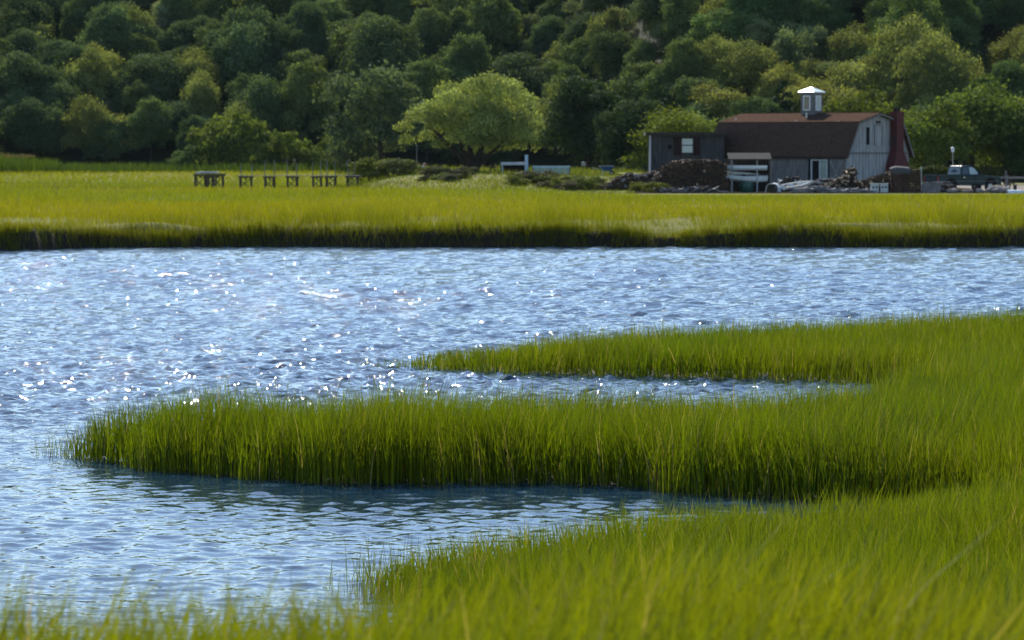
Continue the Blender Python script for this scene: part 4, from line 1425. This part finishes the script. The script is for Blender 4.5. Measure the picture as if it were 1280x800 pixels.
DD = 303.0
zb = 1.02
pf = thing('timber_platform', 'dark timber platform on cross-braced legs standing in the salt meadow', 'platform', (PX(262, DD), DD, zb))
hz = ZP(218.3, DD) - zb
for xc in (250, 272):
    bent(pf, PX(xc, DD) - PX(262, DD), (PX(6.2 + 640, DD)), hz, 1.4, M['dock'])
bent(pf, PX(263, DD) - PX(262, DD), PX(640 + 4.5, DD), hz, 2.0, M['dock'])
for k in range(8):
    MB().box((0, -.15 + .22 * k, hz + .06), (PX(282, DD) - PX(243, DD), .19, .06)).build('deck_plank', M['wood_dark'], pf)
pls = MB()
for k in range(6):
    pls.box((PX(247 + k * 4.3, DD) - PX(262, DD), .5 + .1 * (k % 3), hz + .13 + .05 * (k % 2)), (.35, .5, .10), Matrix.Rotation(.3 * k, 3, 'Z'))
sk = thing('white_boards', 'loose white boards lying on the timber platform', 'boards', (PX(262, DD), DD, zb))
pls.build('board_heap', M['white_dirty'], sk, kind='stuff')

bw = thing('boardwalk', 'long grey boardwalk on dark cross-braced trestles running to the shore', 'boardwalk', (PX(375, DD), DD, zb))
hb = ZP(220.5, DD) - zb
X0 = PX(375, DD)
for (a, c_) in ((300, 314), (331, 342), (359, 371), (391, 401), (408, 419), (434, 447)):
    bent(bw, PX((a + c_) / 2, DD) - X0, (PX(c_, DD) - PX(a, DD)) / 2, hb, 1.2, M['dock'])
for (a, y0_) in ((300, 211), (314, 211), (331, 206), (342, 206), (359, 207), (371, 210), (391, 208), (400, 207), (408, 206), (418, 207), (434, 206), (443, 209)):
    xx_ = PX(a, DD) - X0
    MB().box((xx_, .1 if a % 2 else 1.1, (ZP(y0_, DD) - zb + hb - .3) / 2), (.06, .06, ZP(y0_, DD) - zb - hb + .3)).build('post', M['wood_grey'], bw, loc=(0, 0, (hb - .3) / 2 + 0.0))
x0_, x1_ = PX(296, DD) - X0, PX(452, DD) - X0
for k in range(6):
    MB().box(((x0_ + x1_) / 2, .05 + .21 * k, hb + .05), (x1_ - x0_, .19, .045)).build('deck_plank', M['wood_grey'], bw)

# ------------------------------------------------------------------ pickup truck
PD = 293.0
pxr = PX(1203, PD)
pk = thing('pickup_truck', 'dark green pickup truck parked beside the covered firewood stack', 'pickup truck', (pxr, PD, gz(pxr, PD) + .02), R(28))
PW = 1.86


def side_prism(poly, y0, y1, name, mat, parent, bevel=.0):
    m_ = MB()
    m_.prism([(a, 0, b_) for a, b_ in poly], (0, y0, 0), (0, y1, 0))
    return m_.build(name, mat, parent, bevel=bevel)


# lower body outline with wheel arches (x forward)
def arch(cx, r_, z0, n_=8):
    return [(cx + r_ * math.cos(math.pi * (1 - i / n_)), z0 + r_ * math.sin(math.pi * (1 - i / n_))) for i in range(n_ + 1)]


bed_ = [(-2.62, .48)] + arch(-1.55, .48, .48) + arch(1.72, .48, .48) + [(2.62, .50), (2.66, .80), (2.62, 1.06), (1.05, 1.16), (.95, 1.18), (-.75, 1.18), (-2.62, 1.16)]
side_prism(bed_, -PW / 2, PW / 2, 'body', M['truck'], pk, .03)
cab = MB()
zt = 1.18
rg = []
for (z, xf, xb, hy) in ((1.165, 1.06, -.72, .90), (1.45, .70, -.70, .84), (1.76, .32, -.62, .75), (1.83, .18, -.54, .70)):
    rg.append([Vector((xf, -hy, z)), Vector((xf + .04, 0, z)), Vector((xf, hy, z)), Vector((xb, hy, z)), Vector((xb - .02, 0, z)), Vector((xb, -hy, z))])
cab.loft(rg)
cabo = cab.build('cab', M['truck'], pk, bevel=.02)
# cab windows, proud of the skin by a few mm
def quad(p, n_, name, mat, parent, th=.012):
    p = [Vector(v) for v in p]
    n_ = Vector(n_).normalized()
    m_ = MB()
    m_.prism(p, n_ * .003, n_ * th)
    return m_.build(name, mat, parent)


for s_ in (-1, 1):
    n_ = (0, s_, .28)
    quad([(.78, s_ * .885, 1.23), (-.0, s_ * .885, 1.23), (-.0, s_ * .768, 1.71), (.33, s_ * .768, 1.71)], n_, 'side_window', M['paleglass'], cabo)
    quad([(-.10, s_ * .885, 1.23), (-.58, s_ * .885, 1.23), (-.54, s_ * .768, 1.71), (-.10, s_ * .768, 1.71)], n_, 'side_window', M['glass'], cabo)
quad([(1.03, -.82, 1.20), (1.03, .82, 1.20), (.37, .68, 1.73), (.37, -.68, 1.73)], (.62, 0, .78), 'windscreen', M['glass'], cabo)
quad([(-.735, -.78, 1.22), (-.735, .78, 1.22), (-.65, .66, 1.70), (-.65, -.66, 1.70)], (-1, 0, .15), 'rear_window', M['glass'], cabo)
MB().box((-1.68, 0, 1.185), (1.72, 1.52, .02)).build('bed_liner', M['dark_in'], pk)
MB().box((-1.68, -.88, 1.20), (1.86, .08, .05)).box((-1.68, .88, 1.20), (1.86, .08, .05)).box((-2.58, 0, 1.20), (.08, 1.84, .05)).build('bed_rail', M['truck'], pk)
for (x_, s_) in ((-1.55, -1), (-1.55, 1), (1.72, -1), (1.72, 1)):
    wl = MB().tube([(x_, s_ * .70, .36), (x_, s_ * .72, .36), (x_, s_ * .90, .36), (x_, s_ * .92, .36)], [.33, .37, .37, .33], 20)
    wo_ = wl.build('wheel', M['tyre'], pk)
    MB().tube([(x_, s_ * .91, .36), (x_, s_ * .935, .36)], .21, 14).build('rim', M['steel'], wo_)
MB().box((2.70, 0, .58), (.12, 1.84, .2)).build('front_bumper', M['chrome'], pk, bevel=.02)
MB().box((-2.70, 0, .58), (.12, 1.8, .18)).build('rear_bumper', M['chrome'], pk, bevel=.02)
MB().box((2.655, 0, .88), (.04, 1.1, .22)).build('grille', M['dark_in'], pk)
for s_ in (-1, 1):
    MB().box((2.65, s_ * .74, .90), (.05, .30, .18)).build('headlight', M['paleglass'], pk)
    MB().box((-2.64, s_ * .84, .92), (.04, .13, .34)).build('tail_light', M['redlens'], pk)
    MB().box((.74, s_ * 1.0, 1.30), (.08, .2, .16)).build('mirror', M['dark_in'], pk)
    MB().box((0.1, s_ * (PW / 2 + .004), .74), (4.6, .02, .035)).build('trim_strip', M['scrap'], pk)
    dr_ = MB().box((.35, s_ * (PW / 2 + .006), .88), (.02, .012, .62)).box((-.66, s_ * (PW / 2 + .006), .88), (.02, .012, .62)).build('door_seam', M['dark_in'], pk)
    MB().box((-.5, s_ * (PW / 2 + .02), 1.02), (.16, .03, .04)).build('door_handle', M['chrome'], pk)


# ------------------------------------------------------------------ thin summer haze over river, meadow and hill
hm = bpy.data.materials.new('summer_haze')
hm.use_nodes = True
hn = hm.node_tree
hn.nodes.remove(hn.nodes['Principled BSDF'])
pv = hn.nodes.new('ShaderNodeVolumePrincipled')
pv.inputs['Color'].default_value = (.62, .80, 1.0, 1)
pv.inputs['Density'].default_value = .000014
pv.inputs['Anisotropy'].default_value = .2
hn.links.new(pv.outputs[0], hn.nodes['Material Output'].inputs['Volume'])
hz_ = MB().box((0, 850, 36), (1700, 1900, 78)).build('haze', hm)
tag(hz_, kind='stuff')
